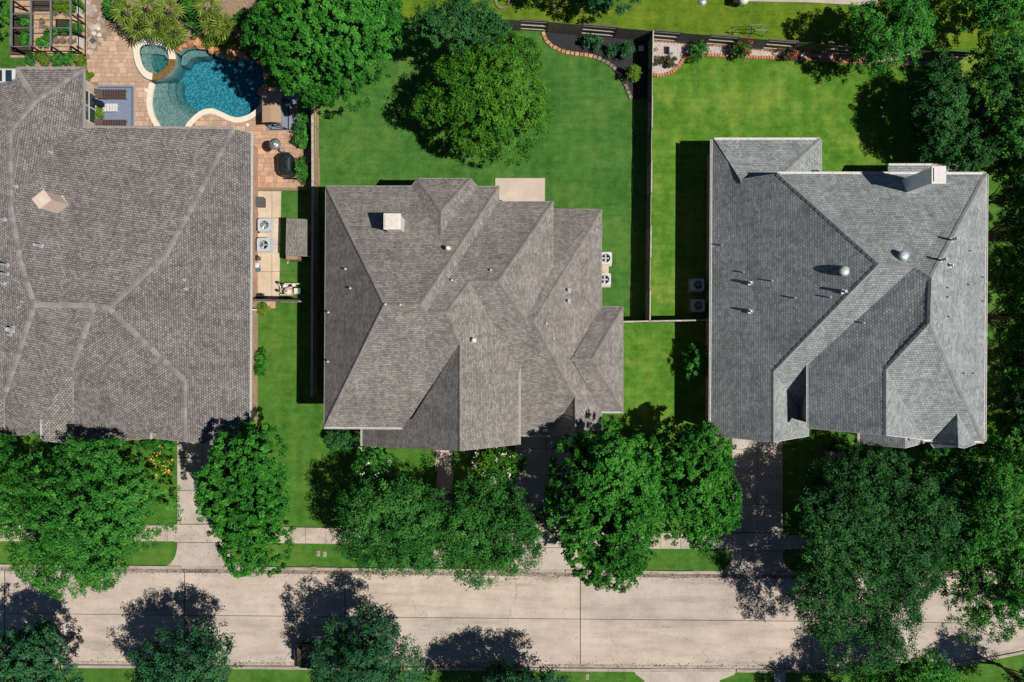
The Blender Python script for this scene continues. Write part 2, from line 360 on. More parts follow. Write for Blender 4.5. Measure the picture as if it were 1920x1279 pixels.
class MB:
    def __init__(s): s.v = []; s.f = []; s.uv = None
    def add(s, vs, fs):
        k = len(s.v); s.v += [tuple(v) for v in vs]; s.f += [tuple(i + k for i in f) for f in fs]; return s
    def box(s, x0, x1, y0, y1, z0, z1):
        return s.add([(x0,y0,z0),(x1,y0,z0),(x1,y1,z0),(x0,y1,z0),(x0,y0,z1),(x1,y0,z1),(x1,y1,z1),(x0,y1,z1)],
                     [(3,2,1,0),(4,5,6,7),(0,1,5,4),(1,2,6,5),(2,3,7,6),(3,0,4,7)])
    def bar(s, p, q, w, h=None, up=(0, 0, 1)):
        """square bar from p to q"""
        p, q = Vector(p), Vector(q); h = h or w
        d = (q - p).normalized(); u = Vector(up)
        if abs(d.dot(u)) > 0.98: u = Vector((1, 0, 0))
        a = d.cross(u).normalized(); b_ = a.cross(d).normalized()
        c = [a * (w/2) + b_ * (h/2), -a * (w/2) + b_ * (h/2), -a * (w/2) - b_ * (h/2), a * (w/2) - b_ * (h/2)]
        return s.add([p + x for x in c] + [q + x for x in c], [(0,1,2,3),(7,6,5,4),(0,4,5,1),(1,5,6,2),(2,6,7,3),(3,7,4,0)])
    def tube(s, pts, rad, n=8, cap=True):
        pts = [Vector(p) for p in pts]; k = len(s.v)
        if not isinstance(rad, (list, tuple)): rad = [rad] * len(pts)
        ref = Vector((0.13, 0.31, 0.94))
        for i, p in enumerate(pts):
            d = (pts[min(i+1, len(pts)-1)] - pts[max(i-1, 0)]).normalized()
            a = d.cross(ref)
            if a.length < 1e-3: a = d.cross(Vector((1, 0, 0)))
            a.normalize(); b_ = d.cross(a)
            for j in range(n):
                t = 2*math.pi*j/n; s.v.append(tuple(p + (a*math.cos(t) + b_*math.sin(t))*rad[i]))
        for i in range(len(pts)-1):
            for j in range(n):
                s.f.append((k+i*n+j, k+i*n+(j+1)%n, k+(i+1)*n+(j+1)%n, k+(i+1)*n+j))
        if cap:
            s.f.append(tuple(k+j for j in reversed(range(n)))); s.f.append(tuple(k+(len(pts)-1)*n+j for j in range(n)))
        return s
    def lathe(s, prof, n=20, c=(0, 0, 0)):
        k = len(s.v)
        for r, z in prof:
            for j in range(n):
                t = 2*math.pi*j/n; s.v.append((c[0]+r*math.cos(t), c[1]+r*math.sin(t), c[2]+z))
        for i in range(len(prof)-1):
            for j in range(n):
                s.f.append((k+i*n+j, k+i*n+(j+1)%n, k+(i+1)*n+(j+1)%n, k+(i+1)*n+j))
        s.f.append(tuple(k+j for j in reversed(range(n)))); s.f.append(tuple(k+(len(prof)-1)*n+j for j in range(n)))
        return s
    def prism(s, poly, z0, z1, holes=()):
        """poly: list of (x, y), extruded"""
        loops = [list(poly)] + [list(h) for h in holes]
        flat = [p for lp in loops for p in lp]; k = len(s.v); n = len(flat)
        tri = tessellate_polygon([[Vector((p[0], p[1], 0)) for p in lp] for lp in loops])
        s.v += [(p[0], p[1], z1) for p in flat] + [(p[0], p[1], z0) for p in flat]
        for t in tri:
            a, b_, c = (flat[i] for i in t)
            ar = (b_[0]-a[0])*(c[1]-a[1]) - (b_[1]-a[1])*(c[0]-a[0])
            t = tuple(t) if ar > 0 else tuple(reversed(t))
            s.f.append(tuple(k+i for i in t)); s.f.append(tuple(k+n+i for i in reversed(t)))
        st = 0
        for li, lp in enumerate(loops):
            m = len(lp); ar = sum(lp[i][0]*lp[(i+1)%m][1]-lp[(i+1)%m][0]*lp[i][1] for i in range(m))
            for i in range(m):
                a, b_ = k+st+i, k+st+(i+1)%m
                q = (a, n+a, n+b_, b_)
                if (ar > 0) != (li == 0): q = tuple(reversed(q))
                s.f.append(q)
            st += m
        return s
    def sheet(s, poly, z, holes=()):
        loops = [list(poly)] + [list(h) for h in holes]
        flat = [p for lp in loops for p in lp]; k = len(s.v)
        tri = tessellate_polygon([[Vector((p[0], p[1], 0)) for p in lp] for lp in loops])
        s.v += [(p[0], p[1], z) for p in flat]
        for t in tri:
            a, b_, c = (flat[i] for i in t)
            ar = (b_[0]-a[0])*(c[1]-a[1]) - (b_[1]-a[1])*(c[0]-a[0])
            if abs(ar) < 1e-9: continue
            s.f.append(tuple(k+i for i in (t if ar > 0 else reversed(t))))
        return s
    def mesh(s, name, mat, smooth=False):
        me = bpy.data.meshes.new(name); me.from_pydata(s.v, [], s.f); me.materials.append(M[mat] if isinstance(mat, str) else mat)
        if smooth: me.polygons.foreach_set('use_smooth', [True]*len(me.polygons))
        me.update(); return me
    def build(s, name, mat, parent=None, smooth=False, bevel=0.0):
        o = bpy.data.objects.new(name, s.mesh(name, mat, smooth)); link(o, parent)
        if bevel:
            b = o.modifiers.new('bevel', 'BEVEL'); b.width = bevel; b.segments = 2; b.limit_method = 'ANGLE'
        return o

def tag(o, label, cat, group=None):
    o['label'] = label; o['category'] = cat
    if group: o['group'] = group
    return o
def struct(o): o['kind'] = 'structure'; return o
def stuff(o): o['kind'] = 'stuff'; return o
def empty(name, loc, label=None, cat=None, group=None, rz=0.0):
    o = bpy.data.objects.new(name, None); o.location = loc; o.rotation_euler = (0, 0, rz); o.empty_display_size = 0.3
    COL.objects.link(o)
    if label: tag(o, label, cat, group)
    return o
def wempty(*a, **k):
    o = empty(*a, **k); WORLD_PARTS.add(o.name); return o
def copy_tree(o, parent=None):
    c = o.copy(); COL.objects.link(c); c.parent = parent
    for ch in o.children: copy_tree(ch, c)
    return c
def inst(name, me, parent, loc, rot=None, scale=None):
    o = bpy.data.objects.new(name, me); o.location = loc
    if rot is not None: o.rotation_euler = rot
    if scale is not None: o.scale = scale
    return link(o, parent)
def P2(pts, h=0.0):
    return [tuple(W(x, y, h)[:2]) for x, y in pts]
def smooth_poly(pts, k=4, closed=True):
    """Catmull-Rom through pts"""
    n = len(pts); out = []
    rng = range(n) if closed else range(n-1)
    for i in rng:
        p0, p1, p2, p3 = (pts[(i+j) % n] if closed else pts[min(max(i+j, 0), n-1)] for j in (-1, 0, 1, 2))
        for s_ in range(k):
            t = s_/k
            out.append(tuple(0.5*((2*p1[a]) + (-p0[a]+p2[a])*t + (2*p0[a]-5*p1[a]+4*p2[a]-p3[a])*t*t + (-p0[a]+3*p1[a]-3*p2[a]+p3[a])*t**3) for a in (0, 1)))
    if not closed: out.append(tuple(pts[-1]))
    return out
def inside(p, poly):
    c = False; n = len(poly)
    for i in range(n):
        (x1, y1), (x2, y2) = poly[i], poly[(i+1) % n]
        if (y1 > p[1]) != (y2 > p[1]) and p[0] < (x2-x1)*(p[1]-y1)/(y2-y1)+x1: c = not c
    return c
def offset_poly(poly, d):
    """grow (d > 0) a closed polygon"""
    n = len(poly); ar = sum(poly[i][0]*poly[(i+1)%n][1]-poly[(i+1)%n][0]*poly[i][1] for i in range(n))
    sg = 1 if ar > 0 else -1; out = []
    for i in range(n):
        a, b_, c = Vector(poly[i-1]), Vector(poly[i]), Vector(poly[(i+1) % n])
        e1, e2 = (b_-a).normalized(), (c-b_).normalized()
        n1, n2 = Vector((e1.y, -e1.x))*sg, Vector((e2.y, -e2.x))*sg
        m = n1+n2
        if m.length < 0.2: m = n1
        m.normalize(); out.append(tuple(b_ + m*(d/max(0.45, m.dot(n1)))))
    return out

# ------------------------------------------------------------------ the pool outline (needed for the holes in the ground)
pool_px = [(289,157),(286,172),(284,190),(286,208),(293,225),(306,243),(325,252),(342,247),(352,232),(364,219),(380,208),(398,205),
           (415,211),(432,219),(447,222),(465,217),(480,207),(489,195),(492,178),(494,150),(489,124),(474,111),(455,107),(436,106),(416,103),
           (400,98),(382,90),(362,88),(346,92),(335,101)]
spa_mid_px = [(326,95),(307,84),(285,80),(265,85),(258,96),(259,112),(266,130),(279,147)]
pool_w = smooth_poly(P2(pool_px), 3, closed=False)
hole = pool_w + P2(spa_mid_px)
spa_out = smooth_poly(P2([(254,96),(257,85),(267,78),(285,75),(306,78),(322,87),(331,100),(333,115),(329,130),(318,143),(303,151),(288,153),(274,147),(262,131),(256,113)]), 3)
spa_in = smooth_poly(P2([(265,97),(270,88),(285,86),(305,89),(317,97),(321,110),(318,125),(308,135),(295,141),(282,138),(272,127),(267,112)]), 3)

# ------------------------------------------------------------------ ground, lawns
BIG = 260
g = MB().sheet([(-BIG, -BIG), (BIG, -BIG), (BIG, BIG), (-BIG, BIG)], 0.0, [hole]).build('ground', 'grass_front'); struct(g)
LZ = [0.002]
def lawn(name, px, mat, z=None, holes=()):
    LZ[0] += 0.0015; z = LZ[0]
    o = MB().sheet(P2(px), z, holes).build(name, mat); struct(o); return o
lawn('lawn_middle_yard', [(596,30),(600,610),(1140,620),(1218,612),(1218,58),(960,36)], 'grass_mid')
lawn('lawn_right_yard', [(1218.5,60),(1218.5,606),(1340,606),(1400,400),(1860,340),(2000,340),(2000,108),(1700,98),(1560,82)], 'grass_right')
lawn('lawn_right_side', [(1160,606),(1160,800),(1345,830),(1345,606)], 'grass_right')
lawn('lawn_behind_fence', [(600,-200),(600,30),(960,38),(1220,60),(1560,82),(2200,110),(2200,-200)], 'grass_back')
lawn('lawn_side_strip', [(524,357),(582,357),(582,562),(522,562)], 'grass_mid')

# ------------------------------------------------------------------ street with separate slabs
def street_top(x): return 1063 + (x) * 0.0098 if x < 1500 else 1077.7 - (x - 1500) * 0.012
def street_bot(x):
    if x < 1500: return 1245 + x * 0.0065
    t = (x - 1500)
    return 1254.7 - max(0, t - 150) ** 1.6 * 0.0046
street = MB().sheet(P2([(-700, street_top(-700)-4), (1500, street_top(1500)-4), (2700, street_top(2700)-4), (2700, street_bot(2300)), (2300, street_bot(2300)+4), (2100, street_bot(2100)+4), (1900, street_bot(1900)+4), (1780, street_bot(1780)+4), (1650, street_bot(1650)+4), (1500, street_bot(1500)+4), (-700, street_bot(-700)+4)]), 0.010).build('street', 'joint')
struct(street)
xs = [-620, -330, 9, 346, 647, 1088, 1522, 1830, 2150]
mid_y = lambda x: 1150 + x * 0.0098
for i in range(len(xs)-1):
    x0, x1 = xs[i]+0.75, xs[i+1]-0.75
    cols = [x0 + (x1-x0)*t/6 for t in range(7)]
    for (fa, fb) in ((lambda x: street_top(x)+7.5, lambda x: mid_y(x)-0.5), (lambda x: mid_y(x)+0.5, lambda x: street_bot(x)-6.5)):
        poly = [(x, fa(x)) for x in cols] + [(x, fb(x)) for x in reversed(cols)]
        MB().prism(P2(poly), -0.05, 0.022).build('slab', 'street', street)
# gutter pans and kerbs
def strip(name, fa, fb, z0, z1, mat, x0=-620, x1=2150, step=241.0, gap=1.0):
    top = None; x = x0
    parent = bpy.data.objects.new(name, None); COL.objects.link(parent); struct(parent)
    while x < x1:
        e = min(x+step, x1); cols = [x + gap*0.5 + (e-x-gap)*t/4 for t in range(5)]
        poly = [(c, fa(c)) for c in cols] + [(c, fb(c)) for c in reversed(cols)]
        MB().prism(P2(poly), z0, z1).build(name+'_section', mat, parent, bevel=0.02 if z1 > 0.08 else 0)
        x = e
strip('gutter_north', lambda x: street_top(x)+0.5, lambda x: street_top(x)+7.2, -0.05, 0.019, 'gutterpan')
strip('gutter_south', lambda x: street_bot(x)-6.2, lambda x: street_bot(x)-0.5, -0.05, 0.021, 'kerb')
def kerb_pieces(name, fy, sgn, gaps, zt=0.13):
    parent = bpy.data.objects.new(name, None); COL.objects.link(parent); struct(parent)
    x = -620
    while x < 2150:
        e = min(x+80, 2150); xm = (x+e)/2
        low = any(a < xm < b for a, b in gaps)
        cols = [x+0.25+(e-x-0.5)*t/3 for t in range(4)]
        poly = [(c, fy(c)) for c in cols] + [(c, fy(c)-sgn*5.5) for c in reversed(cols)]
        MB().prism(P2(poly), -0.05, 0.045 if low else zt).build('kerb_stone', 'kerb', parent, bevel=0.025)
        x = e
kerb_pieces('kerb_north', street_top, 1, [(320,440),(800,845),(965,1085),(1310,1475)])
kerb_pieces('kerb_south', street_bot, -1, [(1195,1380)])

# ------------------------------------------------------------------ sidewalks, driveways
def walk_y(x): return 985 + max(0, x-300) * 0.0155
sw = bpy.data.objects.new('sidewalk', None); COL.objects.link(sw); struct(sw)
MB().sheet(P2([(-500,984),(300,984),(1560,walk_y(1560)-1),(1560,walk_y(1560)+28),(300,1015),(-500,1015)]), 0.012).build('joint_bed', 'joint', sw)
x = -500
while x < 1550:
    e = x + 37.0
    MB().prism(P2([(x+0.35, walk_y(x)), (e-0.35, walk_y(e)), (e-0.35, walk_y(e)+29.5-max(0, e-1200)*0.012), (x+0.35, walk_y(x)+29.5-max(0, x-1200)*0.012)]), 0, 0.045).build('sidewalk_slab', 'walk', sw)
    x = e
def arc(c, r, a0, a1, n=8):
    return [(c[0]+r*math.cos(math.radians(a0+(a1-a0)*i/n)), c[1]+r*math.sin(math.radians(a0+(a1-a0)*i/n))) for i in range(n+1)]
def driveway(name, xl, xr, ytop, rows, fl=26, mat='drive', walk=True):
    d = bpy.data.objects.new(name, None); COL.objects.link(d); struct(d)
    yw = walk_y((xl+xr)/2); ys = street_top((xl+xr)/2) - 5.5
    bed = [(xl+1, ytop), (xr-1, ytop), (xr-1, ys-2), (xl+1, ys-2)]
    MB().sheet(P2(bed), 0.016).build('joint_bed', 'joint', d)
    xm = (xl+xr)/2
    yy = [ytop + (yw-4-ytop)*i/rows for i in range(rows+1)]
    for i in range(rows):
        for (a, b_) in ((xl, xm-0.4), (xm+0.4, xr)):
            MB().prism(P2([(a, yy[i]+0.4), (b_, yy[i]+0.4), (b_, yy[i+1]-0.4), (a, yy[i+1]-0.4)]), 0, 0.052).build('slab', mat, d)
    # crossing and flared apron
    MB().prism(P2([(xl-8, yw-3), (xr+8, yw-3), (xr+5, yw+30), (xl-5, yw+30)]), 0, 0.057).build('slab', mat, d)
    L = arc((xl-fl, yw+31+4), fl, 0, 90); Rr = arc((xr+fl, yw+31+4), fl, 180, 90)
    L = [(x_, min(ys, yw+31+4+(y_-yw-35)*(ys-yw-35)/fl)) for x_, y_ in L]; Rr = [(x_, min(ys, yw+35+(y_-yw-35)*(ys-yw-35)/fl)) for x_, y_ in Rr]
    MB().prism(P2([(xl, yw+31)] + L + list(reversed(Rr)) + [(xr, yw+31)]), 0, 0.051).build('slab', mat, d)
    return d
driveway('driveway_left', 333, 428, 795, 3)
driveway('driveway_middle', 966, 1082, 790, 4)
driveway('driveway_right', 1372, 1467, 790, 4)
# walk to the middle house's door, and the apron across the street
wk = bpy.data.objects.new('entry_walk', None); COL.objects.link(wk); struct(wk)
yk = 812
while yk < 1062:
    e = yk + 36
    if not (e > 994 and yk < 1020):
        dx = 8*math.sin((yk-800)/60.0)*(1 if yk < 960 else 0)
        MB().prism(P2([(812+dx, yk+0.4), (843+dx, yk+0.4), (843+dx*0.6, min(e, 1063)-0.4), (812+dx*0.6, min(e, 1063)-0.4)]), 0, 0.048).build('slab', 'walk', wk)
    yk = e
wk2 = bpy.data.objects.new('right_entry_walk', None); COL.objects.link(wk2); struct(wk2)
for i, (x_, y_) in enumerate([(1545,845),(1556,868),(1572,890),(1588,912)]):
    MB().prism(P2([(x_, y_), (x_+34, y_-4), (x_+46, y_+18), (x_+12, y_+21)]), 0, 0.047).build('slab', 'walk', wk2)
for i, (xa, xb) in enumerate([(1203,1372)]):
    ap = bpy.data.objects.new('driveway_across_street', None); COL.objects.link(ap); struct(ap)
    yb = street_bot((xa+xb)/2)+5.5
    MB().prism(P2([(xa-14, yb), (xb+8, yb), (xb+4, yb+6), (xb-22, yb+16), (xb-28, yb+30), (xb-28, yb+90), (xa+10, yb+90), (xa+10, yb+30), (xa+4, yb+16), (xa-10, yb+6)]), 0, 0.05).build('slab', 'drive', ap)
    MB().prism(P2([(1451, yb+1), (1472, yb+1), (1472, yb+110), (1451, yb+110)]), 0, 0.05).build('slab', 'walk', ap)

# ------------------------------------------------------------------ patio, side pad
pt = MB().prism(P2([(928.5,334.5),(1021.5,334.5),(1021.5,430),(928.5,430)]), 0, 0.09).build('patio_slab', 'patio', None, bevel=0.015); struct(pt)
sp_ = bpy.data.objects.new('side_pad', None); COL.objects.link(sp_); struct(sp_)
for (y0, y1) in ((359, 408.5), (409.5, 458.5), (459.5, 508.5), (509.5, 563)):
    for (x0, x1) in ((476, 509.5), (510.5, None)):
        a, b_ = (x1, x1) if x1 else (527.5-(y0-359)*0.02, 527.5-(y1-359)*0.02)
        MB().prism(P2([(x0, y0), (a, y0), (b_, y1), (x0, y1)]), 0, 0.04).build('slab', 'pad', sp_)
MB().sheet(P2([(478,358),(526,358),(522,564),(478,564)]), 0.012).build('joint_bed', 'paver_bed', sp_)

# ------------------------------------------------------------------ roofs
class Roof:
    """facets given by photo pixels; heights solved so that every facet is a plane (planes are linear in 1/(HC-z))"""
    def __init__(s, V, F):
        s.names = list(V); ix = {k: i for i, k in enumerate(s.names)}
        n, m = len(V), len(F); s.F = F
        rows, rhs = [], []
        U = np.array([[(V[k][0]-960)/1000, (639.5-V[k][1])/1000] for k in s.names])
        for fi, f in enumerate(F):
            for k in f:
                r = np.zeros(n+3*m); r[ix[k]] = 1; r[n+3*fi:n+3*fi+3] = (-1, -U[ix[k]][0], -U[ix[k]][1]); rows.append(r); rhs.append(0)
        for k in s.names:
            h = V[k][2]; w = 30.0 if h >= 0 else 0.06
            r = np.zeros(n+3*m); r[ix[k]] = w; rows.append(r); rhs.append(w*100/(HC-abs(h)))
        sol = np.linalg.lstsq(np.array(rows), np.array(rhs), rcond=None)[0]
        s.h = {k: HC - 100/sol[ix[k]] for k in s.names}
        s.coef = [sol[n+3*i:n+3*i+3] for i in range(m)]
        s.px = {k: V[k][:2] for k in s.names}
        s.P = {k: W(V[k][0], V[k][1], s.h[k]) for k in s.names}
    def z(s, px, py):
        best = None
        for f, c in zip(s.F, s.coef):
            if inside((px, py), [s.px[k] for k in f]):
                d = c[0]+c[1]*(px-960)/1000+c[2]*(639.5-py)/1000; h = HC-100/d
                if best is None or h > best: best = h
        return best
    def build(s, house, mat, name='roof', fascia='fascia', skirt=0.2, fascia_skip=()):
        ix = {k: i for i, k in enumerate(s.names)}
        faces = []; s.nrm = {}; cnt = {}
        for f in s.F:
            p = [s.P[k] for k in f]
            ar = sum(p[i].x*p[(i+1)%len(p)].y-p[(i+1)%len(p)].x*p[i].y for i in range(len(p)))
            f = list(f) if ar > 0 else list(reversed(f)); faces.append(f)
            nn = Vector((0, 0, 0)); q = [s.P[k] for k in f]
            for i in range(len(q)):
                a, b_ = q[i], q[(i+1)%len(q)]
                nn += Vector(((a.y-b_.y)*(a.z+b_.z), (a.z-b_.z)*(a.x+b_.x), (a.x-b_.x)*(a.y+b_.y)))
            nn.normalize()
            for i in range(len(f)):
                cnt.setdefault(frozenset((f[i], f[(i+1)%len(f)])), []).append((f[i], f[(i+1)%len(f)], nn))
        s.edge = cnt
        me = bpy.data.meshes.new(name)
        vs, fs, uvs = [], [], []
        for f in faces:
            k0 = len(vs); q = [s.P[k] for k in f]
            nn = [e[2] for e in cnt[frozenset((f[0], f[1]))] if e[0] == f[0]][0]
            hz = Vector((0, 0, 1)).cross(nn); hz = hz.normalized() if hz.length > 1e-4 else Vector((1, 0, 0)); up = nn.cross(hz)
            vs += [tuple(p) for p in q]; fs.append(tuple(range(k0, k0+len(q)))); uvs += [(p.dot(hz)+37.3, p.dot(up)+41.7) for p in q]
        me.from_pydata(vs, [], fs); me.materials.append(M[mat])
        uvl = me.uv_layers.new(name='UVMap')
        for lp in me.loops: uvl.data[lp.index].uv = uvs[lp.vertex_index]
        o = bpy.data.objects.new(name, me); link(o, house); s.obj = o
        # boards under the edge of the roof
        mb = MB()
        for e, lst in cnt.items():
            if len(lst) == 1:
                a, b_, nn = lst[0]
                if (a, b_) in fascia_skip or (b_, a) in fascia_skip: continue
                p, q = s.P[a], s.P[b_]; d = (q-p); d.z = 0
                if d.length < 0.05: continue
                d.normalize(); out = Vector((d.y, -d.x, 0))
                z = Vector((0, 0, 1)); i1, i2 = p-out*0.45, q-out*0.45
                mb.add([p+out*0.035-z*0.006, q+out*0.035-z*0.006, q+out*0.035-z*skirt, p+out*0.035-z*skirt, i1-z*skirt, i2-z*skirt, p-z*0.012, q-z*0.012],
                       [(3,2,1,0), (3,4,5,2), (0,1,7,6)])
        mb.build('fascia', fascia, o)
        return o
    def caps(s, pairs, mat, step=0.40, w=0.17, lift=0.03):
        for chain in pairs:
            for a, b_ in zip(chain[:-1], chain[1:]):
                lst = s.edge.get(frozenset((a, b_)))
                if not lst: print('no edge', a, b_); continue
                p, q = s.P[a], s.P[b_]
                if p.z > q.z: p, q = q, p
                d = (q-p); L = d.length; d.normalize()
                up = sum((e[2] for e in lst), Vector((0, 0, 0))).normalized()
                sd_ = d.cross(up).normalized(); up = sd_.cross(d)
                tip = []
                for sg in (1, -1):
                    best = None
                    for e in lst:
                        t = e[2].cross(d).normalized()
                        if t.dot(sd_) < 0: t = -t
                        t2 = t if sg > 0 else None
                        best = best or []
                        best.append((e[2].dot(sd_), e[2]))
                    best.sort(key=lambda r: r[0])
                    nn = best[-1][1] if sg > 0 else best[0][1]
                    t = nn.cross(d).normalized()
                    if t.dot(sd_)*sg < 0: t = -t
                    tip.append(t*w)
                n = max(1, int(round(L/step))); l_ = L/n
                th = up*0.022
                me = MB().add([v for base, sc, lf in ((-d*l_*0.56, 1.0, lift+0.016), (d*l_*0.56, 0.94, lift-0.004))
                               for v in (base+tip[0]*sc+up*(lf-0.02), base+up*lf, base+tip[1]*sc+up*(lf-0.02), base+tip[1]*sc+up*(lf-0.02)-th, base+up*lf-th, base+tip[0]*sc+up*(lf-0.02)-th)],
                              [(0,1,7,6),(1,2,8,7),(2,3,9,8),(5,0,6,11),(0,5,4,1),(1,4,3,2),(6,7,10,11),(7,8,9,10)]).mesh('ridge_cap', mat)
                for i in range(n):
                    inst('ridge_cap', me, s.obj, p+d*(l_*(i+0.5)))
    def gutter(s, chain, mat='white', w=0.11):
        for a, b_ in zip(chain[:-1], chain[1:]):
            p, q = s.P[a], s.P[b_]
            lst = s.edge.get(frozenset((a, b_)))
            d = (q-p); d.z = 0; d.normalize(); out = Vector((d.y, -d.x, 0))
            if lst and lst[0][0] != a: out = -out
            off = out*(0.045+w/2)
            mb = MB(); t = 0.012
            for (o1, z1, ww, hh) in ((0, -0.11, w, t), (-w/2+t/2, -0.06, t, 0.11), (w/2-t/2, -0.06, t*2.2, 0.11)):
                mb.bar(p+off+out*o1+Vector((0,0,z1)), q+off+out*o1+Vector((0,0,z1)), ww, hh)
            n = max(1, int((q-p).length/1.2))
            for i in range(n+1):
                c = p.lerp(q, i/n)+off-Vector((0,0,0.012)); mb.bar(c-out*w/2, c+out*w/2, 0.03, 0.012)
            mb.build('gutter', mat, s.obj)

def walls(house, poly, h, mat, name='wall', inset=0.42, z0=0.0):
    """prism under the eaves; poly in photo pixels at eave height h"""
    pts = [tuple(W(x_, y_, h)[:2]) for x_, y_ in poly]
    pts = offset_poly(pts, -inset)
    me = bpy.data.meshes.new(name); vs, fs, uv = [], [], []
    n = len(pts); ar = sum(pts[i][0]*pts[(i+1)%n][1]-pts[(i+1)%n][0]*pts[i][1] for i in range(n))
    if ar < 0: pts = pts[::-1]
    run = 0
    for i in range(n):
        a, b_ = pts[i], pts[(i+1)%n]; L = math.dist(a, b_); k = len(vs)
        vs += [(a[0],a[1],z0),(b_[0],b_[1],z0),(b_[0],b_[1],h-0.12),(a[0],a[1],h-0.12)]; fs.append((k,k+1,k+2,k+3))
        uv += [(run,z0),(run+L,z0),(run+L,h),(run,h)]; run += L
    me.from_pydata(vs, [], fs); me.materials.append(M[mat])
    ul = me.uv_layers.new(name='UVMap')
    for lp in me.loops: ul.data[lp.index].uv = uv[lp.vertex_index]
    return link(bpy.data.objects.new(name, me), house)

def gable(house, roof, chain, inward, mat, z0=0.0):
    """wall under a gable: below the roof edge chain, moved inward by a vector"""
    iv = Vector(inward)*0.35
    top = [roof.P[k]+iv-Vector((0, 0, 0.1)) for k in chain]
    me = bpy.data.meshes.new('gable_wall'); vs, fs, uv = [], [], []
    for a, b_ in zip(top[:-1], top[1:]):
        k = len(vs); vs += [(a.x,a.y,z0),(b_.x,b_.y,z0),tuple(b_),tuple(a)]; fs.append((k,k+1,k+2,k+3))
        uv += [(a.x,z0),(b_.x,z0),(b_.x,b_.z),(a.x,a.z)]
    me.from_pydata(vs, [], fs); me.materials.append(M[mat]); ul = me.uv_layers.new(name='UVMap')
    for lp in me.loops: ul.data[lp.index].uv = uv[lp.vertex_index]
    return link(bpy.data.objects.new('gable_wall', me), house)

def vent(roof, px, py, hgt, r, mat='galv', hood=False, base=True):
    z = roof.z(px, py)
    if z is None: print('vent off roof', px, py); return
    c = W(px, py, z)
    mb = MB()
    prof = [(r, -0.3), (r, hgt), (r*0.75, hgt), (r*0.72, hgt-0.05)]
    if hood: prof = [(r, -0.3), (r, hgt*0.7), (r*1.7, hgt*0.72), (r*1.75, hgt*0.86), (r*1.2, hgt), (0.01, hgt*1.02)]
    mb.lathe(prof, 12)
    if base: mb.box(-r*1.5, r*1.5, -r*1.5, r*1.5, -0.12, 0.03)
    o = mb.build('vent_pipe', mat, roof.obj, smooth=False); o.location = c
    return o

def turbine(roof, px, py, r=0.32):
    z = roof.z(px, py); c = W(px, py, z)
    o = MB().lathe([(r*0.6, -0.4), (r*0.6, 0.06), (r*0.98, 0.08), (r*1.05, 0.18), (r*0.95, 0.27), (r*0.55, 0.32), (0.02, 0.33)], 20).build('attic_vent', 'vent_metal', roof.obj, smooth=True)
    o.location = c

# ---------------- left house
LH = wempty('brick_house', W(230, 600), 'single storey brick house with mottled brown shingle roof beside the pool', 'house')
lv = dict(v0=(122,239,2.8), e0=(437,242,2.8), e1=(470,250,2.8), e2=(467,836,2.8), e3=(401,834,-4.3), q2=(346,828,-5.6), q1=(346,713,-5.6),
          N=(204,578,-8.5), h2=(310,480,-6.7), h1=(375,360,-5.0), M2=(178,573,-8.4), M1=(65,572,-8.2), l1=(38,490,-7.2), v1=(20,388,-6.0),
          g1=(137,684,-6.6), g2=(137,832,-6.6), x1=(79,787,3.4), x2=(79,826,2.9), x4=(280,812,3.3), x3=(280,822,2.9), q0=(284,821,2.9),
          y1=(8,744,-5.2), y2=(8,818,-5.2), x0=(79,812,2.9), r5=(18,247,-5.6), wt=(67,189,-4.9), w1=(31,129,2.8), w2=(155,129,2.8), w3=(155,250,2.8),
          a0=(-150,247,3.2), a1=(-150,745,3.0), a2=(-60,815,-3.0), a3=(-60,129,2.8), a4=(-150,190,2.9))
lf = [('v0','e0','h1','h2','N','M2','M1','l1','v1'), ('e0','e1','e2','e3','q2','q1','N','h2','h1'), ('q1','q2','q0'),
      ('M2','N','q1','q0','x4','g1'), ('g1','x4','x3','g2'), ('g1','g2','x2','x1'), ('M1','M2','g1','x1','y1'), ('y1','x1','x0','y2'), ('y1','y2','a2'),
      ('r5','v1','l1','M1','y1','a2','a1','a0'), ('w1','w2','wt'), ('w2','w3','v0','v1','r5','wt'), ('w1','wt','r5','a0','a4','a3')]
RL = Roof(lv, lf); RL.build(LH, 'shingle_left', fascia='trim')
RL.caps([('e0','h1','h2','N','q1','q2'), ('M1','M2','g1','g2'), ('N','M2'), ('v1','l1','M1'), ('M1','y1','y2'), ('w2','wt','r5'), ('w1','wt'), ('r5','v1')], 'cap_left', 0.42, 0.20)
RL.gutter(['e1','e2']); RL.gutter(['x1','x2'], w=0.1); RL.gutter(['e0','v0'], 'trim'); RL.gutter(['w2','w1'], 'trim'); RL.gutter(['w3','w2'], 'trim'); RL.gutter(['x4','x3'])
walls(LH, [(122,239),(437,243),(470,250),(468,815),(346,815),(280,808),(79,808),(-100,800),(-140,250)], 2.8, 'brick')
walls(LH, [(31,129),(155,129),(155,300),(31,300)], 2.8, 'brick_pale')
gable(LH, RL, ['e2','e3','q2','q0'], (0, 1, 0), 'brick'); gable(LH, RL, ['x3','g2','x2'], (0, 1, 0), 'brick'); gable(LH, RL, ['x0','y2','a2'], (0, 1, 0), 'brick')
# valley flashing
p, q = RL.P['v0'], RL.P['v1']
MB().bar(p+Vector((0,0,0.03)), q+Vector((0,0,0.03)), 0.07, 0.02).build('valley_flashing', 'cap_left', RL.obj)
for (x_, y_, hh, rr) in ((8,412,1.1,0.09),(14,497,1.2,0.08),(14,514,1.2,0.08),(78,461,0.8,0.10),(24,618,0.6,0.16)): vent(RL, x_, y_, hh, rr)
for (x_, y_) in ((96,286),(31,350),(346,525),(349,542),(45,566),(39,576),(8,532),(20,628)): vent(RL, x_, y_, 0.28, 0.07, 'galv')
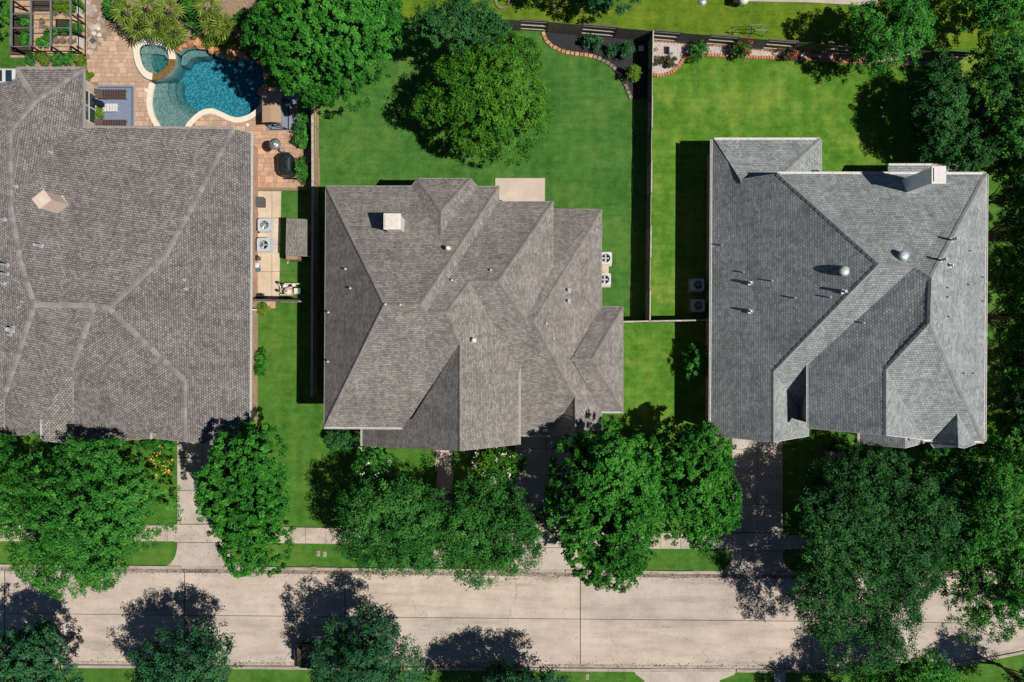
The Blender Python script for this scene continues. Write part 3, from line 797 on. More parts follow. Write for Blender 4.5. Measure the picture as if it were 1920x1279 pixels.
# chimney with sloped cap
zc = RL.z(112, 384); c = W(112, 384, zc)
ch = MB().box(-0.50, 0.50, -0.42, 0.42, -1.2, 1.9).build('chimney', 'chimney_pink', LH); ch.location = c; ch.rotation_euler[2] = math.radians(38)
MB().box(-0.54, 0.54, -0.46, 0.46, 1.9, 1.98).build('chimney_cap', 'chimney_pink', ch)
MB().box(-0.16, 0.16, -0.16, 0.16, 1.98, 2.05).build('flue', 'chimney_pale', ch)
MB().add([(0.5,-0.5,-0.35),(0.72,-0.5,-0.42),(0.72,0.5,-0.42),(0.5,0.5,-0.3),(0.5,-0.5,0.0),(0.5,0.5,0.0)], [(0,1,2,3),(0,4,1),(3,2,5),(1,4,5,2)]).build('chimney_flashing', 'white', ch)
# glazed roof panels at the frame's left edge
sk = empty('glazed_roof_panel', W(4, 142, 2.75)); sk.parent = LH; sk.matrix_parent_inverse = Matrix.Translation(-LH.location); sk.location = W(4, 142, 2.95)
for i, xa in enumerate((-1.35, -0.62, 0.28)):
    MB().box(xa, xa+0.62 if i < 2 else xa+0.44, -0.42, 0.40, 0, 0.05).build('pane', 'skyglass', sk)
MB().box(-1.5, 0.95, -0.5, 0.5, -0.08, -0.02).build('frame', 'white', sk)
MB().bar(W(470, 581, 2.6)+Vector((0.02,0,0)), W(480, 581, 2.2), 0.09).build('downspout', 'white', LH)
MB().bar(W(480, 581, 2.2), W(482.5, 581, 0.1), 0.09).build('downspout', 'white', LH)
# window on the wing wall
wx = W(155, 200, 2.8).x - 0.42
win = empty('window', (0, 0, 0)); win.parent = LH; win.matrix_parent_inverse = Matrix.Translation(-LH.location)
wy0, wy1 = W(0, 228, 1.4).y, W(0, 172, 1.4).y
MB().box(wx-0.02, wx+0.03, wy0, wy1, 0.55, 2.25).build('pane', 'glass', win)
fr = MB()
for zz in (0.50, 1.38, 2.25): fr.box(wx, wx+0.07, wy0-0.05, wy1+0.05, zz-0.035, zz+0.035)
for yy_ in (wy0, (wy0+wy1)/2, wy1): fr.box(wx, wx+0.068, yy_-0.04, yy_+0.04, 0.5, 2.27)
fr.build('frame', 'white', win)
MB().box(wx, wx+0.12, wy0-0.1, wy1+0.1, 0.40, 0.46).build('sill', 'trim', win)

# ---------------- middle house
MH = wempty('brown_shingle_house', W(890, 600), 'two storey house with stepped brown hip roof and white boxed chimney', 'house')
mv = dict(A=(611,349,6), b0=(772,349,6), b1=(783,335,6), b2=(882,335,6), b3=(896,350,6), c0=(935,350,6), c1=(935,378,6), c2=(1037,378,6), c3=(1037,500,6),
          bt=(827,396,-8.4), bv=(826,440,-8.4), R=(720,571,-11.5), e=(789,571,-11.5), z=(800,584,-11.0), j1=(838,585,-10.7), j2=(880,527,-9.8), s2=(935,527,-9.8),
          u=(985,600,-8.1), T=(1000,602,-8.4), d0=(1037,392,3), d1=(1128,393,3), k3=(1128,812,3), k2=(1078,817,-4.9), k1=(1078,744,-4.9), f2=(1030,815,3), f1=(972,815,3.0),
          G4=(972,692,6), G3=(972,833,6), G2=(862,845,-9.8), G1=(862,645,-9.8), v1=(768,801,6), B=(608,800,6))
mf = [('A','R','B'), ('A','b0','bv','b3','c0','e','R'), ('b0','b1','bt','bv'), ('b1','b2','bt'), ('b2','b3','bv','bt'), ('c0','c1','z','e'),
      ('c1','c2','s2','j2','j1','z'), ('c2','c3','u','s2'), ('R','e','z','j1','G1','v1','B'), ('G1','j1','j2','G4','G3','G2'),
      ('j2','s2','u','T','k1','f2','f1','G4'), ('d0','d1','T','u','c3'), ('T','d1','k3','k2','k1'), ('k1','k2','f2')]
RM = Roof(mv, mf); RM.build(MH, 'shingle_mid', fascia_skip=(('c3','d0'), ('f1','G4'), ('G1','G2')))
RM_CAPS = ([('A','R','B'), ('R','e','c0'), ('b1','bt','b2'), ('bt','bv'), ('e','z','j1','G1','G2'), ('j1','j2','s2'), ('c2','s2','u','T'), ('d1','T','k1','k2')], 'cap_mid', 0.42, 0.16)
for gch in (['v1','B'], ['G3','G4'], ['f2','f1']): RM.gutter(gch)
pv = dict(G1=(862,645,RM.h['G1']), G2=(862,845,RM.h['G2']), P2=(680,836,2.9), P1=(680,786,2.9), vb=(772,786,-5.6))
RP = Roof(pv, [('G1','G2','P2','P1','vb')]); RP.build(MH, 'shingle_mid', 'porch_roof', fascia_skip=(('G1','vb'), ('vb','P1'), ('G1','G2')))
RM.edge[frozenset(('G1','G2'))].append(RP.edge[frozenset(('G1','G2'))][0]); RM.caps(*RM_CAPS)
RP.gutter(['P2','P1'], w=0.1)
wv = dict(w1=(1128,575,3), w2=(1168,575,3), w3=(1168,771,3), w4=(1128,771,3), n0=(1072,673,-5.5), n1=(1110,673,-5.6))
RW = Roof(wv, [('w1','w2','n1','n0'), ('w2','w3','n1'), ('n1','w3','w4','n0')]); RW.build(MH, 'shingle_mid', 'wing_roof', fascia_skip=(('n0','w1'), ('n0','w4')))
RW.caps([('w2','n1','w3'), ('n0','n1')], 'cap_mid', 0.42, 0.16); RW.gutter(['w4','w3'], w=0.1)
walls(MH, [(611,349),(772,349),(783,335),(882,335),(896,350),(935,350),(935,378),(1037,378),(1037,600),(972,690),(972,815),(862,815),(768,801),(608,800)], 6.0, 'brick_pale')
walls(MH, [(1000,392),(1128,393),(1128,575),(1168,575),(1168,771),(1128,771),(1128,812),(972,814)], 3.0, 'brick_pale')
walls(MH, [(680,786),(680,832),(900,832),(900,786)], 2.9, 'brick_pale', inset=0.5)
gable(MH, RM, ['G3','G2'], (0, 1, 0), 'brick_pale'); gable(MH, RP, ['G2','P2'], (0, 1, 0), 'brick_pale'); gable(MH, RM, ['k3','k2','f2'], (0, 1, 0), 'brick_pale')
# chimney box
zc = RM.z(744, 426); c = W(744, 424, zc)
ch = MB().box(-0.50, 0.50, -0.46, 0.46, -0.9, 1.75).build('chimney', 'chimney_pale', MH); ch.location = c
MB().box(-0.56, 0.56, -0.52, 0.52, 1.75, 1.84).build('chimney_cap', 'chimney_pale', ch, bevel=0.02)
MB().box(-0.45, 0.45, -0.40, 0.40, 1.84, 1.90).build('chimney_lid', 'chimney_pale', ch, bevel=0.02)
MB().box(-0.12, 0.12, -0.66, -0.46, -0.6, -0.05).build('chimney_flashing', 'cap_mid', ch)
for (x_, y_, hh, rr) in ((841,467,0.6,0.09),(889,638,0.5,0.09)): vent(RM, x_, y_, hh, rr, 'pvc', True)
for (x_, y_) in ((1066,545),(1066,565)): vent(RM, x_, y_, 0.5, 0.10, 'galv')
for (x_, y_) in ((649,505),(658,541),(617,586),(616,678),(848,526),(921,507),(724,571),(752,572),(1025,607),(1039,635),(1118,432)): vent(RM, x_, y_, 0.22, 0.06, 'pvc', base=False)

# ---------------- right house
RH = wempty('grey_shingle_house', W(1590, 580), 'large house with steep grey shingle roof, white trim and tall slanting chimney', 'house')
rv = dict(a=(1336,262,3), d=(1388,337,-4.8), m1=(1458,326,-6.95), r1=(1647,495,-11.9), g1=(1450,697,-6.7), g2=(1450,829,-6.7), e1=(1333,817,3),
          m2=(1849,327,6.9), q=(1746,520,-12.1), p=(1714,501,-11.8), v=(1517,682,6.6), kk=(1517,789,-3.1), gb=(1517,817,3.1),
          c2=(1517,803,6.5), cb=(1661,816,-10.25), ct=(1661,693,-10.25), cr2=(1743,606,-12.2), w=(1733,824,6.5), x2=(1845,827,6.5))
rf = [('a','d','m1','r1','g1','g2','e1'), ('m1','m2','q','p','r1'), ('r1','p','v','kk','g1'), ('g1','kk','gb','g2'),
      ('v','c2','cb','ct','cr2','q','p'), ('ct','cb','w'), ('cr2','ct','w','x2'), ('m2','x2','cr2','q')]
RR = Roof(rv, rf); RR.build(RH, 'shingle_right', fascia='white', fascia_skip=(('a','d'), ('v','kk'), ('kk','gb'), ('v','c2')))
RR.caps([('m1','r1','g1','g2'), ('r1','p','q'), ('m2','q','cr2','ct','cb'), ('cr2','x2')], 'cap_right', 0.42, 0.17)
for gch in (['a','e1'], ['m2','m1'], ['x2','m2'], ['v','c2'], ['w','x2']): RR.gutter(gch)
RWg = Roof(dict(a=(1340,262,3), b=(1537,262,3), c=(1537,345,3), e=(1467,327,-4.6), f=(1467,345,-4.6), d=(1388,337,-4.6), g=(1388,345,-4.6)),
           [('a','b','e','d'), ('b','c','f','e')]); RWg.build(RH, 'shingle_right', 'wing_roof', fascia='white', fascia_skip=(('a','d'), ('d','e'), ('e','f'), ('c','f')))
RWg.caps([('b','e')], 'cap_right', 0.42, 0.17); RWg.gutter(['b','a']); RWg.gutter(['c','b'])
MB().sheet([tuple(RWg.P[k][:2]) for k in ('d','e','f','g')], RWg.h['d']-0.02).build('wing_ridge_deck', 'shingle_right', RH)
RPo = Roof(dict(l1=(1612,800,3), l2=(1612,832,3), k2=(1697,840,-5.15), k1=(1697,800,-5.15), s2=(1736,830,2.6), s1=(1736,800,2.6)),
           [('l1','l2','k2','k1'), ('k1','k2','s2','s1')]); RPo.build(RH, 'shingle_right', 'porch_roof', fascia='white', fascia_skip=(('l1','k1'), ('k1','s1')))
RPo.gutter(['l2','l1'], w=0.09)
zt = RR.z(1795, 790) or 7.5
RBy = Roof(dict(t1=(1795,776,RR.z(1795,776)+0.03), t2=(1797,838,7.9), tl=(1746,832,6.35), tb=(1752,840,6.2), tr=(1830,832,6.4), tc=(1808,840,6.3)),
           [('t1','t2','tb','tl'), ('t1','tr','tc','t2')]); RBy.build(RH, 'shingle_right', 'bay_roof', fascia='white', fascia_skip=(('t1','tl'), ('t1','tr')))
RBp = Roof(dict(a=(1667,310,3.05), b=(1806,310,3.05), c=(1806,345,3.6), d=(1667,345,3.6)), [('a','b','c','d')]); RBp.build(RH, 'shingle_right', 'bump_out_roof', fascia='white')
RBp.gutter(['b','a'], w=0.09)
walls(RH, [(1336,262),(1537,262),(1537,400),(1517,690),(1517,812),(1333,812)], 3.0, 'brick')
walls(RH, [(1520,326),(1849,327),(1845,827),(1733,824),(1661,806),(1517,803),(1517,600)], 6.5, 'brick_pale')
walls(RH, [(1667,310),(1806,310),(1806,345),(1667,345)], 3.0, 'brick_pale', inset=0.3)
walls(RH, [(1612,790),(1736,790),(1736,828),(1612,830)], 2.9, 'brick_pale', inset=0.35)
walls(RH, [(1746,800),(1830,800),(1830,829),(1808,838),(1752,838),(1746,830)], 6.2, 'brick_pale', inset=0.3)
gable(RH, RR, ['gb','g2','e1'], (0, 1, 0), 'brick'); gable(RH, RR, ['w','cb','c2'], (0, 1, 0), 'brick_pale', 2.0); gable(RH, RR, ['m1','d'], (0, -1, 0), 'siding', 3.0)
zc = RR.z(1703, 348); c = W(1706, 349, zc)
ch = MB().box(-0.40, 0.40, -0.50, 0.50, -1.4, 3.1).build('chimney', 'siding', RH); ch.location = c
MB().box(-0.46, 0.46, -0.56, 0.56, 3.1, 3.24).build('chimney_cap', 'chimney_pale', ch, bevel=0.015)
MB().box(-0.34, 0.34, -0.44, 0.44, 3.24, 3.3).build('chimney_lid', 'white', ch)
MB().box(-0.5, 0.6, -0.75, -0.5, -0.55, -0.15).build('chimney_flashing', 'cap_right', ch)
turbine(RR, 1581, 509); turbine(RR, 1692, 480)
for (x_, y_, hh, rr) in ((1406,531,0.45,0.09),(1406,584,0.45,0.09),(1581,547,0.45,0.09),(1782,450,0.8,0.08),(1762,488,0.8,0.08),(1780,498,0.5,0.09)): vent(RR, x_, y_, hh, rr, 'galv')
for (x_, y_) in ((1352,460),(1393,511),(1446,527),(1489,559),(1555,558),(1617,606),(1776,540),(1776,557),(1778,594),(1818,471),(1842,520),(1815,534),(1842,565),(1806,700),(1824,700)): vent(RR, x_, y_, 0.28, 0.05, 'galv', base=False)

# ------------------------------------------------------------------ pool
pl = MB().sheet(hole, -1.55).build('pool_floor', 'pool_deep'); struct(pl)
n_ = len(hole); mbw = MB()
for i in range(n_):
    a, b_ = hole[i], hole[(i+1) % n_]
    mbw.add([(a[0],a[1],-1.55),(b_[0],b_[1],-1.55),(b_[0],b_[1],0.04),(a[0],a[1],0.04)], [(0,1,2,3)])
mbw.build('pool_wall', 'pool_plaster', pl)
# sun shelf, steps and bench inside the basin
shelf = P2([(288,154),(312,152),(311,170),(315,186),(328,198),(346,211),(360,224),(352,236),(342,248),(325,253),(306,244),(292,226),(285,208),(283,190),(285,172)])
MB().prism(offset_poly(shelf, -0.03), -1.5, -0.32).build('sun_shelf', 'pool_plaster', pl)
MB().prism(P2([(311,152),(322,150),(321,168),(325,182),(336,193),(352,205),(372,217),(360,226),(345,212),(326,198),(313,187),(309,170)]), -1.5, -0.62).build('step', 'pool_plaster', pl)
MB().prism(P2([(321,149),(331,146),(330,166),(334,178),(344,188),(362,201),(382,212),(371,219),(351,206),(335,194),(324,183),(320,168)]), -1.5, -0.92).build('step', 'pool_plaster', pl)
MB().prism(P2([(334,118),(337,101),(347,93),(362,89),(382,91),(390,97),(380,102),(362,102),(350,107),(343,118)]), -1.5, -0.45).build('bench', 'pool_plaster', pl)
MB().prism(P2([(468,217),(480,208),(489,196),(492,180),(488,180),(484,194),(476,203),(463,211),(445,216),(432,213),(430,219),(447,222.5)]), -1.5, -0.5).build('bench', 'pool_plaster', pl)
wt_ = MB().prism(offset_poly(hole, -0.015), -1.545, -0.11).build('pool_water', 'water'); struct(wt_)
# coping: separate lengths of a pale band
cop = bpy.data.objects.new('pool_coping', None); COL.objects.link(cop); struct(cop)
def band(parent, inner, outer, z0, z1, mat, name, per=4, gap=0.0):
    for i in range(0, len(inner)-1, per):
        a = inner[i:i+per+1]; b_ = outer[i:i+per+1]
        if len(a) < 2: continue
        MB().prism(list(a)+list(reversed(b_)), z0, z1).build(name, mat, parent, bevel=0.012)
open_off = offset_poly(pool_w, 0.0)
def off_open(pts, d):
    out = []
    for i in range(len(pts)):
        a, b_ = Vector(pts[max(i-1, 0)]), Vector(pts[min(i+1, len(pts)-1)]); t = (b_-a).normalized(); out.append(tuple(Vector(pts[i])+Vector((t.y, -t.x))*d))
    return out
ar = sum(hole[i][0]*hole[(i+1)%n_][1]-hole[(i+1)%n_][0]*hole[i][1] for i in range(n_)); sg = 1 if ar > 0 else -1
iN = 3*19
band(cop, off_open(pool_w, -0.05*sg)[:iN], off_open(pool_w, 0.36*sg)[:iN], -0.14, 0.085, 'coping', 'coping_length', 5)
# spa
spa = wempty('spa', (W(293,113).x, W(293,113).y, 0), 'raised rounded spa with white rim and brown spillway beside pool', 'spa')
shell_in = offset_poly(spa_out, -0.06)
MB().prism(shell_in, -1.5, 0.27, [spa_in]).build('shell', 'pool_plaster', spa)
ns = len(spa_out); bi = offset_poly(spa_in, -0.02)
cx_, cy_ = W(293,113).x, W(293,113).y
def ang(p): return math.degrees(math.atan2(p[1]-cy_, p[0]-cx_)) % 360
def ring(rad, a0, a1, n=24):
    out = []
    for i in range(n+1):
        a = math.radians(a0+(a1-a0)*i/n); d = Vector((math.cos(a), math.sin(a))); best = None
        for j in range(len(rad)):
            p, q = Vector(rad[j])-Vector((cx_, cy_)), Vector(rad[(j+1) % len(rad)])-Vector((cx_, cy_)); e = q-p
            den = d.x*e.y-d.y*e.x
            if abs(den) < 1e-9: continue
            t = (p.x*e.y-p.y*e.x)/den; u_ = (p.x*d.y-p.y*d.x)/den
            if t > 0 and -1e-6 <= u_ <= 1.000001: best = t if best is None else max(best, t)
        out.append((cx_+d.x*best, cy_+d.y*best))
    return out
a_sp0, a_sp1 = 264, 358
for (a0, a1, zt, mt, nm) in ((a_sp1-360, a_sp0, 0.36, 'coping', 'rim'), (a_sp0+0.3, a_sp1-0.3, 0.31, 'spill', 'spillway')):
    i_, o_ = ring(bi, a0, a1, 40), ring(spa_out, a0, a1, 40)
    MB().prism(i_+o_[::-1], 0.272, zt).build(nm, mt, spa, bevel=0.012)
MB().prism(offset_poly(spa_in, 0.02), -1.5, -0.35).build('floor', 'pool_plaster', spa)
MB().prism(P2([(266,96),(271,88),(285,86),(305,89),(317,97),(321,110),(318,126),(313,127),(315,112),(309,104),(296,101),(283,101),(284,118),(288,133),(297,137),(294,141),(282,138),(272,127),(267,112)]), -0.4, 0.0).build('bench', 'pool_plaster', spa)
MB().prism(smooth_poly(P2([(266,97),(271,89),(282,88),(284,96),(279,102),(268,103)]), 3), -0.4, 0.10).build('step', 'pool_plaster', spa)
for (x_, y_) in ((306,109),(292,130)):
    MB().lathe([(0.13, 0), (0.13, 0.03), (0.05, 0.05)], 14, tuple(W(x_, y_))[:2]+(-0.35,)).build('drain_cover', 'teal', spa)
MB().prism(offset_poly(spa_in, -0.01), -0.345, 0.24).build('water', 'spa_water', spa)

# ------------------------------------------------------------------ paver deck
deck_px = [(158,250),(158,150),(161,128),(170,104),(187,84),(205,70),(215,63),(245,74),(262,78),(300,75),(330,90),(345,85),(400,92),(440,100),(500,110),(500,160),(562,175),(562,357),(470,357),(455,250),(300,262)]
deck_p = P2(deck_px)
bed = MB().sheet(deck_p, 0.010, [hole]).build('paver_deck', 'paver_bed'); struct(bed)
pool_out = offset_poly(hole, 0.14)
cells = []
rowh, y_ = 0.42, W(0, 362).y
while y_ < W(0, 60).y:
    hgt = R.choice((0.30, 0.40, 0.40, 0.52)); x_ = W(150, 0).x + R.uniform(0, 0.3)
    while x_ < W(566, 0).x:
        wd_ = R.choice((0.28, 0.42, 0.42, 0.58, 0.64)); cx2, cy2 = x_+wd_/2, y_+hgt/2
        ok = inside((cx2, cy2), deck_p) and not inside((cx2, cy2), pool_out) and not inside((cx2, cy2), spa_in)
        ok = ok and all(not inside((cx2+dx*wd_/2, cy2+dy*hgt/2), pool_w) for dx in (-1, 0, 1) for dy in (-1, 0, 1))
        # hidden below the roofs
        ppx, ppy = 960+cx2*S, 639.5-cy2*S
        if ok and not (ppy > 262 and ppx < 466) and not (ppx < 183 and ppy > 150):
            cells.append((cx2, cy2, wd_, hgt))
        x_ += wd_
    y_ += hgt
R.shuffle(cells)
pm_ = {}
rest = MB()
for i, (cx2, cy2, wd_, hgt) in enumerate(cells):
    mt = 'paver_red' if cx2 > W(470,0).x else 'paver'
    zt = 0.035 + R.uniform(-0.003, 0.003)
    if i < 300:
        key = (wd_, hgt, mt)
        if key not in pm_:
            a, b_ = wd_/2-0.009, hgt/2-0.009
            pm_[key] = MB().add([(-a,-b_,0),(a,-b_,0),(a,b_,0),(-a,b_,0),(-a,-b_,0.03),(a,-b_,0.03),(a,b_,0.03),(-a,b_,0.03),(-a+.012,-b_+.012,0.04),(a-.012,-b_+.012,0.04),(a-.012,b_-.012,0.04),(-a+.012,b_-.012,0.04)],
               [(8,9,10,11),(0,1,5,4),(1,2,6,5),(2,3,7,6),(3,0,4,7),(4,5,9,8),(5,6,10,9),(6,7,11,10),(7,4,8,11)]).mesh('paver', mt)
        inst('paver', pm_[key], bed, (cx2, cy2, zt-0.03))
    else:
        rest.box(cx2-wd_/2+.009, cx2+wd_/2-.009, cy2-hgt/2+.009, cy2+hgt/2-.009, 0.005, zt+0.01)
if rest.v: stuff(rest.build('paver_field', 'paver', bed))
# flagstone ground between the enclosure and the deck
fl = MB().sheet(P2([(150,-60),(158,100),(165,112),(190,82),(215,62),(232,40),(215,-60)]), 0.014).build('flagstone_path', 'mulch_tan'); struct(fl)
for i in range(34):
    t = i/34; a = (168+R.uniform(-8, 26)*(1 if t < .8 else .4), -10+t*112+R.uniform(-4, 4))
    if a[0]-150 > 60-(a[1]-62)*1.1: continue
    r = R.uniform(4, 7.5); k = R.randint(5, 7); o0 = R.uniform(0, 6)
    MB().prism(P2([(a[0]+r*R.uniform(.8,1.15)*math.cos(o0+2*math.pi*j/k), a[1]+r*R.uniform(.8,1.15)*math.sin(o0+2*math.pi*j/k)) for j in range(k)]), 0, 0.035+0.003*(i%4)).build('flagstone', 'flag', fl)
for j, (x_, y_) in enumerate(((185,54),(177,63),(187,66))):
    tag(MB().lathe([(0.15,0),(0.17,0.03),(0.16,0.06),(0.06,0.07)], 14).build('stepping_disc', 'white', None), ('pale round stepping disc nearest the palms', 'pale round stepping disc nearest the garden enclosure', 'pale round stepping disc nearest the paver deck')[j], 'stepping stone', 'round stepping discs').location = W(x_, y_, 0.04)
o = MB().box(-0.2,0.2,-0.2,0.2,0,0.05).build('stepping_tile', 'mat_grey'); o.location = W(174,76,0.04); o.rotation_euler[2] = 0.75; tag(o, 'dark grey square tile set diagonally on the flagstone path', 'tile')
for j, (x_, y_) in enumerate(((274,169),(464,234))):
    o = MB().lathe([(0.13,0),(0.14,0.02),(0.12,0.035),(0.03,0.04)], 16).build('skimmer_lid', 'coping'); o.location = W(x_, y_, 0.045)
    tag(o, ('round cream skimmer lid between the blue rug and the pool', 'round cream skimmer lid below the pool near swing')[j], 'lid', 'pool skimmer lids')
# boulders along the far side of the pool
def rock(name, r, seed, mat, sq=(1, 1, .7)):
    rr = random.Random(seed); mb = MB(); nl, na = 4, 7
    mb.v.append((0, 0, -r*.4))
    for i in range(1, nl):
        ph = -math.pi/2+math.pi*i/nl
        for j in range(na):
            t = 2*math.pi*j/na+i*.3; k = r*rr.uniform(.78, 1.15)
            mb.v.append((k*math.cos(ph)*math.cos(t)*sq[0], k*math.cos(ph)*math.sin(t)*sq[1], k*math.sin(ph)*sq[2]))
    mb.v.append((0, 0, r*sq[2]*.9))
    for j in range(na):
        mb.f.append((0, 1+(j+1)%na, 1+j)); e = 1+(nl-2)*na; mb.f.append((e+j, e+(j+1)%na, len(mb.v)-1))
        for i in range(nl-2): a = 1+i*na; mb.f.append((a+j, a+(j+1)%na, a+na+(j+1)%na, a+na+j))
    return mb.build(name, mat)
rk = [(346,86,.30),(357,80,.42),(370,79,.50),(384,83,.55),(396,90,.45),(408,96,.40),(421,99,.38),(434,101,.62),(448,101,.34),(496,172,.55),(462,103,.4),(478,104,.45),(490,112,.4),(338,92,.25)]
wrd = ['smallest boulder beside', 'orange boulder second from spa along', 'broad orange boulder behind', 'largest flat orange boulder behind', 'tilted orange boulder at the back of', 'low tan boulder at the back of', 'narrow tan boulder at the back of', 'bright orange round boulder jutting over', 'shaded small boulder behind', 'orange boulder on the right rim of', 'shaded boulder under the tree behind', 'shaded boulder at the far corner of', 'shaded boulder at the right corner of', 'pebble sized rock next to spa at']
for i, (x_, y_, r) in enumerate(rk):
    o = rock('boulder', r, i, 'boulder', (1.15, .85, .7)); o.location = W(x_, y_, 0.12); o.rotation_euler[2] = i*1.1
    tag(o, wrd[i]+' the pool', 'boulder', 'boulders around the pool')
struct(MB().sheet(P2([(215,62),(245,73),(262,77),(300,74),(330,89),(345,84),(400,91),(440,99),(500,109),(520,60),(520,-80),(215,-80)]), 0.016).build('planting_bed', 'mulch_tan'))
struct(MB().sheet(P2([(552,180),(590,180),(590,356),(562,356),(560,300)]), 0.018).build('planting_strip', 'mulch_tan'))

# ------------------------------------------------------------------ poolside furniture
o = empty('outdoor_rug', W(216, 206, 0.045), 'blue outdoor rug with dark border under the brown loungers', 'rug')
MB().box(-1.48, 1.48, -2.1, 1.92, 0, 0.014).build('weave', 'rug', o)
bd = MB()
for (x0, x1, y0, y1) in ((-1.34,1.36,1.70,1.78),(1.28,1.36,-2.0,1.70),(-1.34,-1.26,-2.0,1.70)): bd.box(x0, x1, y0, y1, 0.0142, 0.018)
bd.build('border', 'rug_edge', o)
def lounger(loc, label):
    t = empty('sun_lounger', loc, label, 'sun lounger', 'brown loungers on the blue rug')
    MB().box(-0.55, 1.25, -0.36, 0.36, 0.30, 0.37).build('seat', 'wicker', t, bevel=0.02)
    b = MB().add([(-1.2,-.36,.62),(-0.55,-.36,.31),(-0.55,.36,.31),(-1.2,.36,.62),(-1.17,-.36,.69),(-0.53,-.36,.38),(-0.53,.36,.38),(-1.17,.36,.69)],
                 [(3,2,1,0),(4,5,6,7),(0,1,5,4),(1,2,6,5),(2,3,7,6),(3,0,4,7)]).build('backrest', 'wicker', t, bevel=0.015)
    for (x_, y_) in ((1.15,.3),(1.15,-.3),(-.5,.3),(-.5,-.3)): MB().box(x_-.03, x_+.03, y_-.03, y_+.03, 0, .3).build('leg', 'black_metal', t)
    sl = MB()
    for i in range(9): sl.box(-.5+i*.2, -.46+i*.2, -.33, .33, .371, .379)
    sl.build('weave_band', 'black_metal', t)
    return t
lounger(W(207, 177.5, .3)*1 - Vector((0,0,.25)), 'brown wicker lounger at the top of the blue rug by the spa')
lounger(W(208, 234, .3)*1 - Vector((0,0,.25)), 'brown wicker lounger half hidden by the roof edge')
t = empty('side_table', W(211, 205, .05), 'small white slatted table between the brown loungers', 'side table')
for i in range(6): MB().box(-.62+i*.21, -.44+i*.21, -.3, .3, .38, .41).build('slat', 'white', t)
for (x_, y_) in ((-.5,.22),(.5,.22),(-.5,-.22),(.5,-.22)): MB().box(x_-.03, x_+.03, y_-.03, y_+.03, 0, .38).build('leg', 'white', t)
t = empty('patio_umbrella', W(205, 204, .05), 'closed navy umbrella rising through the slatted table', 'umbrella')
MB().lathe([(.22,0),(.24,.05),(.2,.09),(.05,.11)], 16).build('base', 'black_metal', t)
d0, d1 = Vector((0,0,.1)), Vector((-.02,.02,2.35))
MB().tube([d0, d1], .022, 8).build('pole', 'grey_metal', t)
mb = MB(); ax = (d1-d0).normalized(); sx = ax.cross(Vector((0,0,1))).normalized(); sy = ax.cross(sx); kk_ = 14
for (f_, r_) in ((.34,.17),(.42,.20),(.7,.14),(.92,.08),(1.0,.02)):
    c_ = d0.lerp(d1, f_)
    for j in range(kk_): a = 2*math.pi*j/kk_; rr = r_*(1.18 if j % 2 else .72); mb.v.append(tuple(c_+(sx*math.cos(a)+sy*math.sin(a))*rr))
for i in range(4):
    for j in range(kk_): mb.f.append((i*kk_+j, i*kk_+(j+1)%kk_, (i+1)*kk_+(j+1)%kk_, (i+1)*kk_+j))
mb.build('canopy', 'navy', t)
# canopy swing on its rug
o = MB().box(-1.18, 1.18, -1.52, 1.40, 0, 0.016).build('outdoor_rug', 'rug_grey'); o.location = W(529, 208, .045); tag(o, 'grey blue rug beneath the tan canopy swing', 'rug')
t = empty('canopy_swing', W(524, 216, .06), 'tan canopy swing with black frame at the pool corner', 'swing')
for sy_ in (-1.12, 1.12):
    MB().bar((-.62, sy_, 0), (0, sy_, 1.75), .05).build('leg', 'black_metal', t); MB().bar((.72, sy_, 0), (0, sy_, 1.75), .05).build('leg', 'black_metal', t)
    MB().bar((-.75, sy_, .03), (.85, sy_, .03), .05).build('foot', 'black_metal', t)
MB().bar((.72, -1.12, .05), (.72, 1.12, .05), .05).build('rear_bar', 'black_metal', t)
MB().bar((0, -1.15, 1.75), (0, 1.15, 1.75), .06).build('top_bar', 'black_metal', t)
mb = MB(); pr = [(-.72,1.80),(-.66,1.88),(0,1.98),(.66,1.88),(.72,1.80)]
for y_ in (-1.15, -.4, .4, 1.15): mb.v += [(x_, y_, z_-(.02 if abs(y_) > 1 else 0)) for x_, z_ in pr]
for i in range(3):
    for j in range(4): mb.f.append((i*5+j+1, i*5+j, i*5+5+j, i*5+6+j))
c_ = mb.build('canopy', 'canvas_tan', t); md = c_.modifiers.new('s', 'SOLIDIFY'); md.thickness = .02
MB().box(-.02, .012, -1.1, 1.1, 1.985, 1.995).build('seam', 'canvas_tan', t)
MB().box(-.3, .28, -.95, .95, .42, .52).build('seat', 'rug_grey', t, bevel=.03); MB().box(.26, .36, -.95, .95, .5, .98).build('backrest', 'rug_grey', t, bevel=.03)
for sy_ in (-.9, .9): MB().bar((0, sy_, .5), (0, sy_, 1.74), .02).build('hanger', 'black_metal', t)
